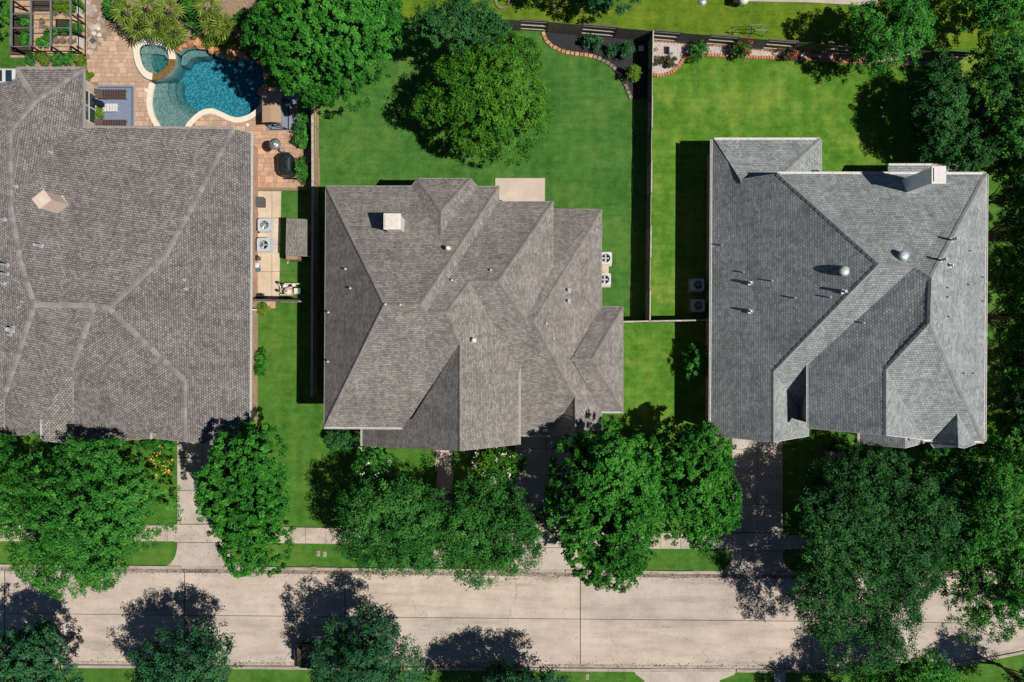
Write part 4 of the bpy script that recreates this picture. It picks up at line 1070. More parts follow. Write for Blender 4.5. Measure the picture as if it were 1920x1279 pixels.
# patio heater, covered grill
t = empty('patio_heater', W(531.5, 284, .04), 'round silver patio heater hood beside the covered grill', 'patio heater')
MB().lathe([(.05,2.05),(.44,1.98),(.45,2.0),(.2,2.10),(.12,2.16),(.11,2.2),(.02,2.21)], 28).build('hood', 'steel', t, smooth=True)
MB().lathe([(.03,.5),(.03,1.75),(.1,1.76),(.11,2.04)], 14).build('post', 'steel', t); MB().lathe([(.22,0),(.23,.05),(.16,.5),(.14,.52)], 18).build('base', 'steel', t)
t = empty('covered_grill', W(540.5, 313, .04), 'grill under a dark green black cover on the paver deck', 'grill')
mb = MB(); oc = [(-.52,-.55),(-.30,-.86),(.28,-.9),(.56,-.68),(.58,.62),(.3,.92),(-.24,.92),(-.54,.6)]
for (k_, z_) in ((1.0,.05),(1.02,.5),(.97,.95),(.86,1.08),(.55,1.17),(.2,1.2)): mb.v += [(x_*k_+.03*math.sin(9*y_+z_*6), y_*k_+.02*math.sin(11*x_), z_+.02*math.sin(7*x_+5*y_)) for x_, y_ in oc]
for i in range(5):
    for j in range(8): mb.f.append((i*8+j, i*8+(j+1)%8, i*8+8+(j+1)%8, i*8+8+j))
mb.f.append(tuple(40+j for j in range(8)))
mb.build('cover', 'cover', t); MB().box(-.38, .62, -.98, -.9, .02, .12).build('frame', 'black_metal', t)
for sy_ in (-.7, .7): MB().tube([(.25, sy_*.8, .0), (.32, sy_*.8, .0)], .09, 10).build('wheel', 'tyre', t).location.z = .09
t = empty('grill_side_burner', W(547, 293, .04), 'small steel side shelf between heater and covered grill', 'shelf')
MB().box(-.2,.22,-.1,.12,.8,.84).build('top', 'steel', t)
for y_ in (-.06,.06): MB().box(-.15,-.12,y_-.015,y_+.015,0,.8).build('leg', 'steel', t)

# ------------------------------------------------------------------ side yard: condensers, boxes, pool plant, shed
def condenser(loc, label, group, case, sz=.45, hgt=.85, nb=5, pad=True):
    t = empty('air_conditioner', loc, label, 'air conditioner', group)
    rr = []; r_ = .14
    for cx3, cy3, a0 in ((sz-r_, sz-r_, 0), (-sz+r_, sz-r_, 90), (-sz+r_, -sz+r_, 180), (sz-r_, -sz+r_, 270)):
        rr += [(cx3+r_*math.cos(math.radians(a0+i*22.5)), cy3+r_*math.sin(math.radians(a0+i*22.5))) for i in range(5)]
    circ = [(.33*math.cos(2*math.pi*i/28), .33*math.sin(2*math.pi*i/28)) for i in range(28)]
    MB().prism(offset_poly(rr, -.012), .06, hgt-.05, [circ]).build('casing', case, t)
    MB().prism(rr, hgt-.05, hgt, [circ]).build('top_cover', case, t, bevel=.012)
    lv_ = MB()
    for i in range(7): lv_.prism(offset_poly(rr, .004), .12+i*.09, .165+i*.09, [offset_poly(rr, -.05)])
    lv_.build('louvres', case, t)
    MB().lathe([(.34,.05),(.34,.12)], 20).build('base_pan', 'dark', t)
    for i in range(nb):
        a = 2*math.pi*i/nb; ca, sa = math.cos(a), math.sin(a); rot = lambda x_, y_: (x_*ca-y_*sa, x_*sa+y_*ca)
        q_ = [rot(.06,-.05), rot(.30,-.10), rot(.31,.09), rot(.06,.05)]
        MB().add([(*q_[0], hgt-.13), (*q_[1], hgt-.10), (*q_[2], hgt-.17), (*q_[3], hgt-.15)], [(0,1,2,3)]).build('fan_blade', case if nb < 5 else 'grey_metal', t)
    MB().lathe([(.075, hgt-.2), (.075, hgt-.09), (.03, hgt-.08)], 14).build('hub', case, t)
    gd = MB()
    for r3 in (.10, .18, .26, .33):
        gd.tube([(r3*math.cos(2*math.pi*i/24), r3*math.sin(2*math.pi*i/24), hgt-.015) for i in range(25)], .005, 4, False)
    gd.build('fan_guard', 'black_metal', t)
    if pad: MB().box(-sz-.08, sz+.08, -sz-.08, sz+.08, -.02, .058).build('base_pad', 'pad', t)
    return t
condenser(W(496, 422, .8)*1-Vector((0,0,.76)), 'pale blue condenser with spoked fan on the side pad', 'condensers beside the brick house', 'ac_case', .5, .85, 6)
condenser(W(495, 459, .9)*1-Vector((0,0,.86)), 'grey condenser with wide dark fan below the pale one', 'condensers beside the brick house', 'ac_case', .52, .95, 3)
MB().box(0,0.01,0,0.01,0,0.01)
condenser(W(1136, 484, .8)*1-Vector((0,0,.8)), 'white condenser by the brown roof, upper of two', 'condensers beside the brown roofed house', 'ac_case_white', .47, .85, 4)
condenser(W(1134, 524, .8)*1-Vector((0,0,.8)), 'white condenser by the brown roof, lower of two', 'condensers beside the brown roofed house', 'ac_case_white', .47, .85, 4)
condenser(W(1309, 534, .8)*1-Vector((0,0,.8)), 'shaded condenser beside the grey house, upper of two', 'condensers in the shade of the grey house', 'ac_case_white', .47, .85, 5)
condenser(W(1310, 573, .8)*1-Vector((0,0,.8)), 'shaded condenser beside the grey house, lower of two', 'condensers in the shade of the grey house', 'ac_case_white', .47, .85, 5)
o = MB().box(-.42,.42,-.8,.8,0,.05).build('equipment_pad', 'pad'); o.location = W(1131, 504, 0); struct(o)
t = empty('storage_box', W(489, 381, .04), 'dark grey deck box on the concrete side pad', 'storage box')
MB().box(-.40,.40,-.36,.36,0,.5).build('body', 'mat_grey', t, bevel=.02); MB().box(-.43,.43,-.39,.39,.5,.56).build('lid', 'mat_grey', t, bevel=.02)
def hose(loc, label, pts, mat='dark', r=.03):
    o = MB().tube(pts, r, 6).build('hose', mat); o.location = loc; tag(o, label, 'hose'); return o
hose(W(478, 438, .05), 'black insulated line running from the pale condenser to the wall', [(0,0,.1),(.2,.02,.12),(.45,.1,.15),(.6,.25,.2)], 'dark', .05)
hose(W(480, 402, .05), 'thin red brown hose coiled by the wall above the condensers', [(.15*math.cos(a*.6)+.05, .22*math.sin(a*.6), .03+.004*a) for a in range(26)], 'terracotta', .018)
hose(W(479, 525, .05), 'thin brown hose hanging near the yellow bucket', [(.1,.35,.03),(.02,.2,.03),(.0,0,.03),(.08,-.2,.03),(0,-.45,.03)], 'terracotta', .016)
def bin_(px, py, label, r, hgt, mat, lid):
    t = empty('bin', W(px, py, .04), label, 'bin')
    MB().lathe([(r*.8,0),(r,hgt),(r*.92,hgt),(r*.75,.06)], 16).build('body', mat, t); MB().lathe([(r*1.06,hgt),(r*1.06,hgt+.04),(r*.5,hgt+.08),(.02,hgt+.085)], 16).build('lid', lid, t)
bin_(486, 485, 'brown lidded bin nearest the grey condenser', .2, .55, 'pot_grey', 'dark'); bin_(486, 499, 'grey lidded bin with pale top, middle of three', .19, .5, 'grey_metal', 'white'); bin_(485, 506, 'dark square topped bin, lowest of three by wall', .2, .45, 'mat_grey', 'teal')
t = empty('bucket', W(476.5, 533, .04), 'yellow bucket against the brick wall', 'bucket')
MB().lathe([(.13,0),(.17,.32),(.155,.32),(.12,.04)], 18).build('pail', 'yellow', t); MB().tube([(.16*math.cos(a), .16*math.sin(a)*.3, .32+.1*math.sin(a)) for a in np.linspace(0, math.pi, 9)], .008, 5).build('handle', 'black_metal', t)
# shed
sh = wempty('garden_shed', W(556, 448), 'small grey shingled tool shed between pad and fence', 'shed')
RS = Roof(dict(a=(538,410,2.1), b=(574.5,412,2.45), c=(574,480,2.45), d=(536.5,478,2.1)), [('a','b','c','d')]); RS.build(sh, 'shingle_mid', 'roof')
walls(sh, [(538,410),(574.5,412),(574,480),(536.5,478)], 2.1, 'siding', inset=.15)
p_ = W(553, 481.5, 1.0); MB().box(p_.x-.45, p_.x+.45, p_.y-.3, p_.y+.02, 0, 1.75).build('door', 'wood_tan', sh)
o = empty('garden_gnome', W(542, 488, .01), 'tiny cream garden ornament on the grass below the shed', 'ornament')
MB().lathe([(.07,0),(.09,.12),(.05,.22),(.07,.30),(.02,.42)], 10).build('figure', 'coping', o); MB().lathe([(.06,0),(.07,.08),(.02,.16)], 10).build('base_stone', 'coping', o).location = (-.1,-.2,0)
# pool equipment
t = empty('pool_pump_set', W(545, 545, .04), 'white pool pump and filter pipework by the side fence', 'pool equipment')
MB().lathe([(.30,0),(.33,.1),(.33,.75),(.29,.9),(.15,.99),(.05,1.02)], 22, (.02,-.12,0)).build('filter_tank', 'tan_tank', t, smooth=True)
MB().lathe([(.05,0),(.06,.08),(.02,.1)], 10, (0.0,-.1,1.0)).build('valve_cap', 'dark', t)
for (x_, y_, r_, h_) in ((-.32,.32,.17,.55),(-.5,.05,.13,.45),(.35,.42,.15,.5)): MB().lathe([(r_,0),(r_,h_),(r_*.5,h_+.06),(.02,h_+.07)], 14, (x_, y_, 0)).build('pump', 'pvc', t, smooth=True)
for pts in ([(-.85,.55,.3),(-.7,.3,.3),(-.7,-.1,.3),(-.3,-.25,.3)], [(-.35,.5,.4),(.1,.52,.4),(.55,.5,.4),(.95,.5,.35)], [(-.75,-.32,.25),(-.2,-.36,.25)], [(-.3,.1,.35),(-.1,.22,.5),(.25,.22,.5),(.42,-.05,.4),(.45,-.3,.3)], [(-.55,.1,.3),(-.45,-.2,.3),(-.4,-.35,.25)], [(-.1,.5,.4),(-.1,.3,.5)]):
    MB().tube(pts, .045, 8).build('pipe', 'pvc', t)
for (x_, y_) in ((-.9,.6),(-.62,.5),(-.92,-.02),(-.08,.36),(.2,.4)): MB().lathe([(.10,.2),(.11,.36),(.04,.42)], 10, (x_, y_, 0)).build('valve', 'dark', t)
MB().box(.55,.80,-.3,.12,.5,.95).build('control_box', 'pvc', t); MB().box(.82,.98,-.26,.12,.1,.8).build('heater_panel', 'teal', t)
o = empty('garden_hose_reel', W(487, 556, .04), 'black hose reel in the shade of the side gate', 'hose reel')
MB().tube([(-.3,0,.25),(.3,0,.25)], .22, 12).build('drum', 'dark', o); MB().box(-.36,-.32,-.2,.2,0,.5).build('frame', 'black_metal', o); MB().box(.32,.36,-.2,.2,0,.5).build('frame', 'black_metal', o)
struct(MB().box(-.4,.4,-.25,.35,0,.03).build('paver_landing', 'paver_red')); bpy.data.objects['paver_landing'].location = W(507, 572, .01)

# ------------------------------------------------------------------ fences
def fence(label, pts, styles, hgt=1.83, face=1, cap=0.0, capmat='wood_pale', mat='wood_grey', rails='wood_pale', sec=2.44, capalt=False):
    """pts in ground pixels; styles cycle: 'p' pickets towards the camera side, 'r' rails towards it. face: +1 = camera on the left of travel"""
    P_ = [W(*p) for p in pts]
    f = wempty('wood_fence', P_[0], label, 'fence')
    i_s = 0
    for A, B in zip(P_[:-1], P_[1:]):
        L = (B-A).length; n = max(1, round(L/sec)); d = (B-A).normalized(); nn = Vector((-d.y, d.x, 0))*face
        for k in range(n):
            a, b_ = A+d*(L*k/n), A+d*(L*(k+1)/n); st = styles[i_s % len(styles)]; i_s += 1
            side = .045 if st == 'p' else -.045
            l_ = (b_-a).length; m_ = int(l_/.145); w_ = l_/m_; mb = MB()
            for j in range(m_):
                c0, c1 = a+d*(w_*j+.004)+nn*side, a+d*(w_*(j+1)-.004)+nn*side; zt = hgt+R.uniform(-.02, .02)
                t0, t1 = nn*R.uniform(.006,.012), nn*-.009
                mb.add([c0+t1, c1+t1, c1+t0, c0+t0]+[v+Vector((0,0,zt)) for v in (c0+t1, c1+t1, c1+t0, c0+t0)], [(0,1,5,4),(1,2,6,5),(2,3,7,6),(3,0,4,7),(4,5,6,7)])
            pm = mb.build('picket_panel', mat if st == 'p' or rails == mat else mat, f)
            for z_ in (.3, .95, 1.6):
                MB().bar(a+Vector((0,0,z_)), b_+Vector((0,0,z_)), .06, .09).build('rail', rails, f)
            MB().box(-.045, .045, -.045, .045, 0, hgt-.04).build('post', mat, f).location = a
            if cap and (not capalt or st == 'r'):
                MB().bar(a+Vector((0,0,hgt+.035))+d*.01, b_+Vector((0,0,hgt+.035))-d*.01, cap, .035).build('cap_board', capmat, f)
    return f
fence('long dark back fence of alternating picket and rail panels behind both lawns', [(925,54),(1026,60),(1215,76),(1480,97),(1700,112),(1795,118)], 'pr', face=-1, cap=.10, capalt=True, capmat='wood_grey')
fence('weathered fence with pale cap between pool yard and middle lawn', [(598,140),(599,350),(597,740)], 'pppr', face=-1, cap=.17, rails='wood_tan', mat='wood_tan')
fence('dark fence dividing the middle lawn from the right lawn', [(1216,77),(1210,606)], 'rp', face=-1, cap=.09, capalt=True)
fence('low pale topped fence joining the two right houses', [(1160,604.5),(1322,601.5)], 'prp', face=1, cap=.10)
fence('short grey fence closing the side yard below pool equipment', [(480,565),(574,567)], 'p', face=1, cap=.17, capmat='wood_grey')

# ------------------------------------------------------------------ beds
mb_px = [(1018,60),(1024,76),(1037,88),(1056,97),(1075,101),(1100,104),(1120,109),(1138,118),(1152,129),(1163,143),(1172,158),(1180,178),(1184,186),(1214,186),(1214,74)]
struct(MB().sheet(P2(mb_px), 0.02).build('mulch_bed', 'mulch'))
def edging(name, label, pts, mat, step, sz, alt=None, group=None):
    e = wempty(name, W(*pts[0]), label, 'edging')
    cur = smooth_poly([tuple(W(*p)[:2]) for p in pts], 8, False); d_ = 0; nxt = step/2
    meshes = []
    for j in range(5):
        rr = random.Random(j*3+len(pts)); a, b_ = step*.46, sz/2
        q = [(-a*rr.uniform(.85,1),-b_*rr.uniform(.8,1.1)),(a*rr.uniform(.85,1),-b_*rr.uniform(.8,1.1)),(a*rr.uniform(.85,1),b_*rr.uniform(.8,1.1)),(-a*rr.uniform(.85,1),b_*rr.uniform(.8,1.1))]
        mm = MB().add([(x_,y_,-.02) for x_,y_ in q]+[(x_,y_,.09) for x_,y_ in q]+[(x_*.84,y_*.82,.125+rr.uniform(-.015,.015)) for x_,y_ in q],
                      [(8,9,10,11),(0,1,5,4),(1,2,6,5),(2,3,7,6),(3,0,4,7),(4,5,9,8),(5,6,10,9),(6,7,11,10),(7,4,8,11)])
        meshes.append((mm.mesh('edging_stone', mat), mm.mesh('edging_stone', alt or mat)))
    k = 0; tot = sum(math.dist(a, b_) for a, b_ in zip(cur[:-1], cur[1:]))
    for a, b_ in zip(cur[:-1], cur[1:]):
        L = math.dist(a, b_)
        while nxt <= d_+L:
            t_ = (nxt-d_)/L; p_ = (a[0]+(b_[0]-a[0])*t_, a[1]+(b_[1]-a[1])*t_, .01)
            inst('edging_stone', meshes[k % 5][1 if nxt > tot*.52 and alt else 0], e, p_, (0, 0, math.atan2(b_[1]-a[1], b_[0]-a[0])+R.uniform(-.12,.12)))
            k += 1; nxt += step
        d_ += L
    return e
edging('stone_edging', 'row of orange and grey stones edging the dark mulch bed', mb_px[:13], 'edge_stone', .36, .30, 'edge_grey')
gv_px = [(1221,72),(1221,138),(1233,142),(1247,140),(1262,134),(1274,122),(1282,110),(1290,104),(1330,104),(1420,108),(1540,113),(1700,122),(1760,125),(1760,100),(1560,88),(1400,84)]
gvl = MB().sheet(P2(gv_px), 0.02).build('gravel_bed', 'gravel'); struct(gvl)
edging('brick_edging', 'curved row of red bricks edging the gravel bed', gv_px[1:12], 'edge_brick', .215, .26)
edging('back_edging', 'orange brick row at the foot of the back fence', [(1222,76),(1300,82),(1480,97),(1600,104),(1750,114)], 'edge_stone', .25, .2)
# loose pebbles: uncountable
mb = MB(); gp = P2(gv_px); xs_ = [p[0] for p in gp]; ys_ = [p[1] for p in gp]; cnt_ = 0
while cnt_ < 5200:
    x_, y_ = R.uniform(min(xs_), max(xs_)), R.uniform(min(ys_), max(ys_))
    if not inside((x_, y_), gp): continue
    r_ = R.uniform(.03, .075); a = R.uniform(0, 6); h_ = r_*.7
    k = len(mb.v); mb.v += [(x_+r_*math.cos(a+i*1.571)*R.uniform(.7,1), y_+r_*math.sin(a+i*1.571)*R.uniform(.7,1), .02) for i in range(4)]+[(x_+R.uniform(-.01,.01), y_, .02+h_)]
    mb.f += [(k,k+1,k+4),(k+1,k+2,k+4),(k+2,k+3,k+4),(k+3,k,k+4)]; cnt_ += 1
stuff(mb.build('pebbles', 'pebble', gvl))
# things in the gravel bed and beyond the fence
t = empty('utility_box', W(1257, 97, .02), 'green metal utility box on the gravel bed', 'utility box')
MB().box(-.16,.16,-.26,.26,0,.5).build('cabinet', 'ac_case', t, bevel=.02); MB().box(-.19,.19,-.29,.29,.5,.55).build('lid', 'galv', t)
o = rock('ornament_stone', .22, 40, 'edge_grey', (1, .7, .9)); o.location = W(1229, 93, .1); tag(o, 'small dark stone ornament next to the dividing fence', 'stone')
o = empty('well_cover', W(1202, 91, .02), 'pale square cover in the shade of the dividing fence', 'cover'); MB().box(-.2,.2,-.2,.2,0,.05).build('plate', 'white', o)
def meter(px, py, label):
    o = empty('meter_cover', W(px, py, .01), label, 'utility cover'); MB().box(-.12,.12,-.2,.2,0,.04).build('frame', 'walk', o, bevel=.01); MB().box(-.09,.09,-.16,.16,.035,.045).build('lid', 'gutterpan', o)
meter(597, 1038, 'left of two concrete meter covers in the verge'); meter(609, 1039, 'right of two concrete meter covers in the verge'); meter(1101, 1269, 'grey meter cover in the verge across the street')
o = empty('storm_drain', W(612, 1069.5, .02), 'stained storm drain inlet in the gutter', 'drain'); MB().box(-1.1,1.1,-.10,.14,0,.01).build('throat', 'spill', o); MB().box(-1.2,-.75,.0,.34,.1,.14).build('hood', 'gutterpan', o)
def goal(px, py, label, w_, d_, mat, h_):
    t = empty('sports_goal', W(px, py, .01), label, 'goal')
    for sx_ in (-w_/2, w_/2):
        MB().tube([(sx_, -d_/2, 0), (sx_, -d_/2, h_)], .03, 6).build('post', mat, t); MB().tube([(sx_, -d_/2, h_), (sx_, d_/2, .03), (sx_, -d_/2, .03)], .02, 6).build('side_frame', mat, t)
    MB().tube([(-w_/2, -d_/2, h_), (w_/2, -d_/2, h_)], .03, 6).build('crossbar', mat, t); MB().tube([(-w_/2, d_/2, .03), (w_/2, d_/2, .03)], .02, 6).build('ground_bar', mat, t)
goal(1391, 58, 'black wire sports goal behind the back fence, left one', 1.5, .6, 'black_metal', .9); goal(1418, 58, 'grey wire sports goal behind the back fence, right one', 1.0, .9, 'grey_metal', 1.2)
struct(MB().prism(P2([(1402,-60),(1645,-60),(1645,12),(1520,5),(1402,3)]), 0, .05).build('neighbour_patio', 'drive'))
t = empty('barbecue', W(1383, 8, .01), 'black and white barbecue at the top edge of frame', 'barbecue')
MB().lathe([(.2,.5),(.38,.62),(.4,.8),(.3,.95),(.05,1.02)], 16, (.22,0,0)).build('lid', 'white', t, smooth=True); MB().box(-.55,-.1,-.25,.25,.7,.78).build('shelf', 'black_metal', t)
for (x_, y_) in ((-.5,.2),(-.5,-.2),(.4,.2),(.4,-.2)): MB().box(x_-.02,x_+.02,y_-.02,y_+.02,0,.7).build('leg', 'black_metal', t)
o = rock('lawn_stone', .4, 44, 'grey_metal', (.9, .9, .5)); o.location = W(1318, 3, .05); tag(o, 'grey rounded stone on the lawn at the top edge', 'stone')
for (px, py, r_, lb) in ((1046,6,.42,'small round brick tree ring beyond the back fence'),(942,4,.5,'curved stone tree ring at the top by the blue green tree')):
    e = wempty('tree_ring', W(px, py), lb, 'tree ring'); c_ = W(px, py); mm = MB().box(-.09,.09,-.08,.08,0,.12).mesh('ring_block', 'edge_grey')
    for i in range(14): a = 2*math.pi*i/14; inst('ring_block', mm, e, (c_.x+r_*math.cos(a), c_.y+r_*math.sin(a), .01), (0,0,a+math.pi/2))

# ------------------------------------------------------------------ garden enclosure
ge = wempty('garden_enclosure', W(100, 60), 'dark framed screened vegetable enclosure at the top left corner', 'garden enclosure')
HG = 1.85; xg = [22, 59, 96, 133]; yg = [-52, -26, 0, 26, 52, 87]
tx = [W(x_, 0, HG).x for x_ in xg]; ty = [W(0, y_, HG).y for y_ in yg]
bx1 = W(159.5, 0).x; tx.append(bx1)
M['frame_dark'] = plain('frame_dark', (0.16, 0.165, 0.175), 0.55, 0.2, 5)
for i, x_ in enumerate(tx):
    if i == 4: continue
    MB().box(x_-.055, x_+.055, ty[-1], ty[0], HG-.02, HG+.09).build('beam', 'frame_dark', ge)
    MB().box(x_-.05, x_+.05, ty[-1]-.05, ty[-1]+.05, 0, HG-.02).build('post', 'black_metal', ge)
for y_ in ty: MB().box(tx[0], tx[3], y_-.03, y_+.03, HG-.06, HG-.021).build('cross_bar', 'frame_dark', ge)
for y_ in ty[2:]:
    MB().box(tx[3]-.05, tx[3]+.05, y_-.05, y_+.05, 0, HG-.06).build('post', 'black_metal', ge)
    MB().box(tx[0]-.05, tx[0]+.05, y_-.05, y_+.05, 0, HG-.06).build('post', 'black_metal', ge)
for z_ in (.06, .95):
    MB().box(tx[0], tx[3], ty[-1]-.03, ty[-1]+.03, z_-.03, z_+.03).build('side_rail', 'black_metal', ge)
    MB().box(tx[3]-.03, tx[3]+.03, ty[-1], ty[0], z_-.03, z_+.03).build('side_rail', 'black_metal', ge)
struct(MB().sheet(P2([(20,-60),(20,108),(163,108),(163,-60)]), .02).build('enclosure_floor', 'bed_floor'))
struct(MB().sheet(P2([(48,106),(48,127),(160,127),(160,106)]), .024).build('shrub_bed', 'mulch_tan'))
def raised(px0, py0, px1, py1, label, mat='wood_grey'):
    t = wempty('raised_bed', W((px0+px1)/2, (py0+py1)/2), label, 'planter'); a, b_ = W(px0, py1), W(px1, py0)
    for (x0, x1, y0, y1) in ((a.x,b_.x,a.y,a.y+.06),(a.x,b_.x,b_.y-.06,b_.y),(a.x,a.x+.06,a.y+.061,b_.y-.061),(b_.x-.06,b_.x,a.y+.061,b_.y-.061)): MB().box(x0,x1,y0,y1,.02,.38).build('board', mat, t)
    MB().box(a.x+.061,b_.x-.061,a.y+.061,b_.y-.061,.02,.3).build('soil', 'soil', t)
raised(110, 40, 134, 68, 'dark raised vegetable bed in the middle of the enclosure', 'black_metal'); raised(24, 28, 62, 104, 'long raised bed along the left side of the enclosure'); raised(64, -20, 150, 22, 'long raised bed at the top of the enclosure')
def pot(px, py, r, label, mat='pot_grey'):
    t = empty('plant_pot', W(px, py, .03), label, 'pot', 'pots in the garden enclosure'); MB().lathe([(r*.75,0),(r,.3),(r*.9,.3),(r*.88,.26)], 14).build('pot', mat, t); MB().lathe([(r*.87,.22),(r*.8,.255)], 14).build('soil', 'soil', t)
for (x_, y_, r, lb) in ((82,42,.19,'round pot left of the middle bed, upper'),(82,51,.18,'round pot left of the middle bed, lower'),(108,78,.24,'large round pot at the front row, left'),(121,78,.24,'large round pot at the front row, middle'),(136,79,.22,'large round pot at the front row, third'),(149,78,.22,'large round pot at the front row, right end'),(152,50,.2,'brown pot by the right posts of the enclosure')): pot(x_, y_, r, lb)
o = empty('garden_lamp', W(139, 99, .02), 'white globe garden light at the foot of the enclosure', 'lamp'); MB().tube([(0,0,0),(0,0,.4)], .02, 6).build('stem', 'black_metal', o); MB().lathe([(.03,.4),(.1,.48),(.1,.56),(.02,.63)], 12).build('globe', 'white', o, smooth=True)
for (y_, lb) in ((28,'upper'),(86,'lower')):
    o = MB().box(-.05,.05,-.34,.34,.2,.9).build('white_panel', 'white'); o.location = W(158.5, y_); tag(o, lb+' white panel leaning on the right side of the enclosure', 'panel')

# ------------------------------------------------------------------ car
def car(loc, rz, label):
    t = empty('parked_car', loc, label, 'car', rz=rz)
    # sections along x: (x, half width, sill z, belt z)
    sec = [(-2.28,.62,.42,.70),(-2.2,.80,.32,.82),(-1.7,.90,.26,.93),(-.6,.92,.24,.95),(.7,.92,.24,.96),(1.5,.91,.26,.90),(2.1,.82,.32,.78),(2.3,.66,.42,.66)]
    mb = MB()
    for (x_, w_, z0, z1) in sec: mb.v += [(x_,-w_*.94,z0),(x_,-w_,(z0+z1)/2),(x_,-w_*.95,z1),(x_,-w_*.45,z1+.045),(x_,w_*.45,z1+.045),(x_,w_*.95,z1),(x_,w_,(z0+z1)/2),(x_,w_*.94,z0)]
    for i in range(len(sec)-1):
        for j in range(8): mb.f.append((i*8+j, i*8+(j+1)%8, i*8+8+(j+1)%8, i*8+8+j))
    mb.f += [tuple(reversed(range(8))), tuple((len(sec)-1)*8+j for j in range(8))]
    b = mb.build('body', 'carpaint', t, True)
    rb = [(-2.0,.74,.94),(-1.55,.66,1.44),(-.9,.66,1.52),(.2,.66,1.50),(.75,.68,1.42),(1.35,.78,.97)]
    mb = MB()
    for (x_, w_, z_) in rb: mb.v += [(x_,-w_,z_),(x_,-w_*.5,z_+.03),(x_,w_*.5,z_+.03),(x_,w_,z_)]
    low = [(x_, .84, .93) for x_, _, _ in rb]
    for i in range(len(rb)-1):
        for j in range(3):
            mb.f.append((i*4+j+1, i*4+j, i*4+4+j, i*4+5+j))
    glass_f = {0, 1, 2, 12, 13, 14}
    roof = MB(); roof.v = mb.v[:]; roof.f = [f for i, f in enumerate(mb.f) if i not in glass_f]; roof.build('roof_panel', 'carpaint', t, True)
    gl = MB(); gl.v = mb.v[:]; gl.f = [f for i, f in enumerate(mb.f) if i in (0, 1, 2)]; gl.build('rear_window', 'glass', t)
    gl = MB(); gl.v = mb.v[:]; gl.f = [f for i, f in enumerate(mb.f) if i in (12, 13, 14)]; gl.build('windscreen', 'glass', t)
    for sy_ in (-1, 1):
        for a in range(1, 4): MB().add([(rb[a][0]+.03, sy_*rb[a][1]*1.0, rb[a][2]-.03), (rb[a+1][0]-.03, sy_*rb[a+1][1], rb[a+1][2]-.03), (rb[a+1][0]-.03, sy_*.86, .95), (rb[a][0]+.03, sy_*.86, .95)], [(0,1,2,3)]).build('side_window', 'glass', t)
        MB().box(.85,1.0,sy_*1.0-.09,sy_*1.0+.09,.95,1.07).build('mirror', 'carpaint', t, bevel=.03)
        MB().bar((-1.3, sy_*.58, 1.555), (.3, sy_*.58, 1.55), .03, .03).build('roof_rail', 'grey_metal', t)
        MB().box(2.14,2.30,sy_*.62-.13,sy_*.62+.13,.62,.72).build('headlight', 'lamp_clear', t, bevel=.02); MB().box(-2.29,-2.16,sy_*.62-.14,sy_*.62+.14,.68,.80).build('taillight', 'lamp_red', t, bevel=.02)
        for x_ in (-1.4, 1.42):
            w_ = empty('wheel', (x_, sy_*.82, .33)); w_.parent = t
            MB().tube([(0,-.11,0),(0,.11,0)], .33, 18).build('tyre', 'tyre', w_); MB().tube([(0,-.118,0),(0,.118,0)], .21, 12).build('rim', 'grey_metal', w_)
    return t
car(W(612, 1221, 0), 0.0, 'dark car parked by the kerb under the bottom tree')

# ------------------------------------------------------------------ litter nobody could count
mb = MB()
def scrap(px, py, r_, z_):
    c = W(px, py); a = R.uniform(0, 6); k = len(mb.v)
    mb.v.extend([(c.x+r_*math.cos(a), c.y+r_*math.sin(a), z_), (c.x+r_*.5*math.cos(a+1.6), c.y+r_*.5*math.sin(a+1.6), z_+.01), (c.x-r_*math.cos(a), c.y-r_*math.sin(a), z_), (c.x+r_*.5*math.cos(a-1.6), c.y+r_*.5*math.sin(a-1.6), z_+.012)])
    mb.f.append((k, k+1, k+2, k+3))
for i in range(1500):
    x_ = R.uniform(0, 1900); 
    scrap(x_, street_top(x_)+1+abs(R.gauss(0, 5)), R.uniform(.03, .07), .03)
for i in range(700):
    x_ = R.uniform(0, 1700); scrap(x_, street_bot(x_)-2-abs(R.gauss(0, 6)), R.uniform(.03, .07), .03)
for i in range(500): x_ = R.uniform(0, 1500); scrap(x_, R.uniform(1080, 1240), R.uniform(.02, .045), .03)
for (x0, x1) in ((335,426),(968,1080),(1374,1465)):
    for i in range(120): scrap(R.uniform(x0, x1), R.uniform(830, 1050), R.uniform(.03, .06), .066)
for i in range(260): scrap(R.uniform(300, 1340), walk_y(700)+R.uniform(0, 28), R.uniform(.03, .06), .055)
lt = mb.build('fallen_leaves', 'soil'); stuff(lt); lt['label'] = 'scattered dry leaves along the kerbs and driveways'

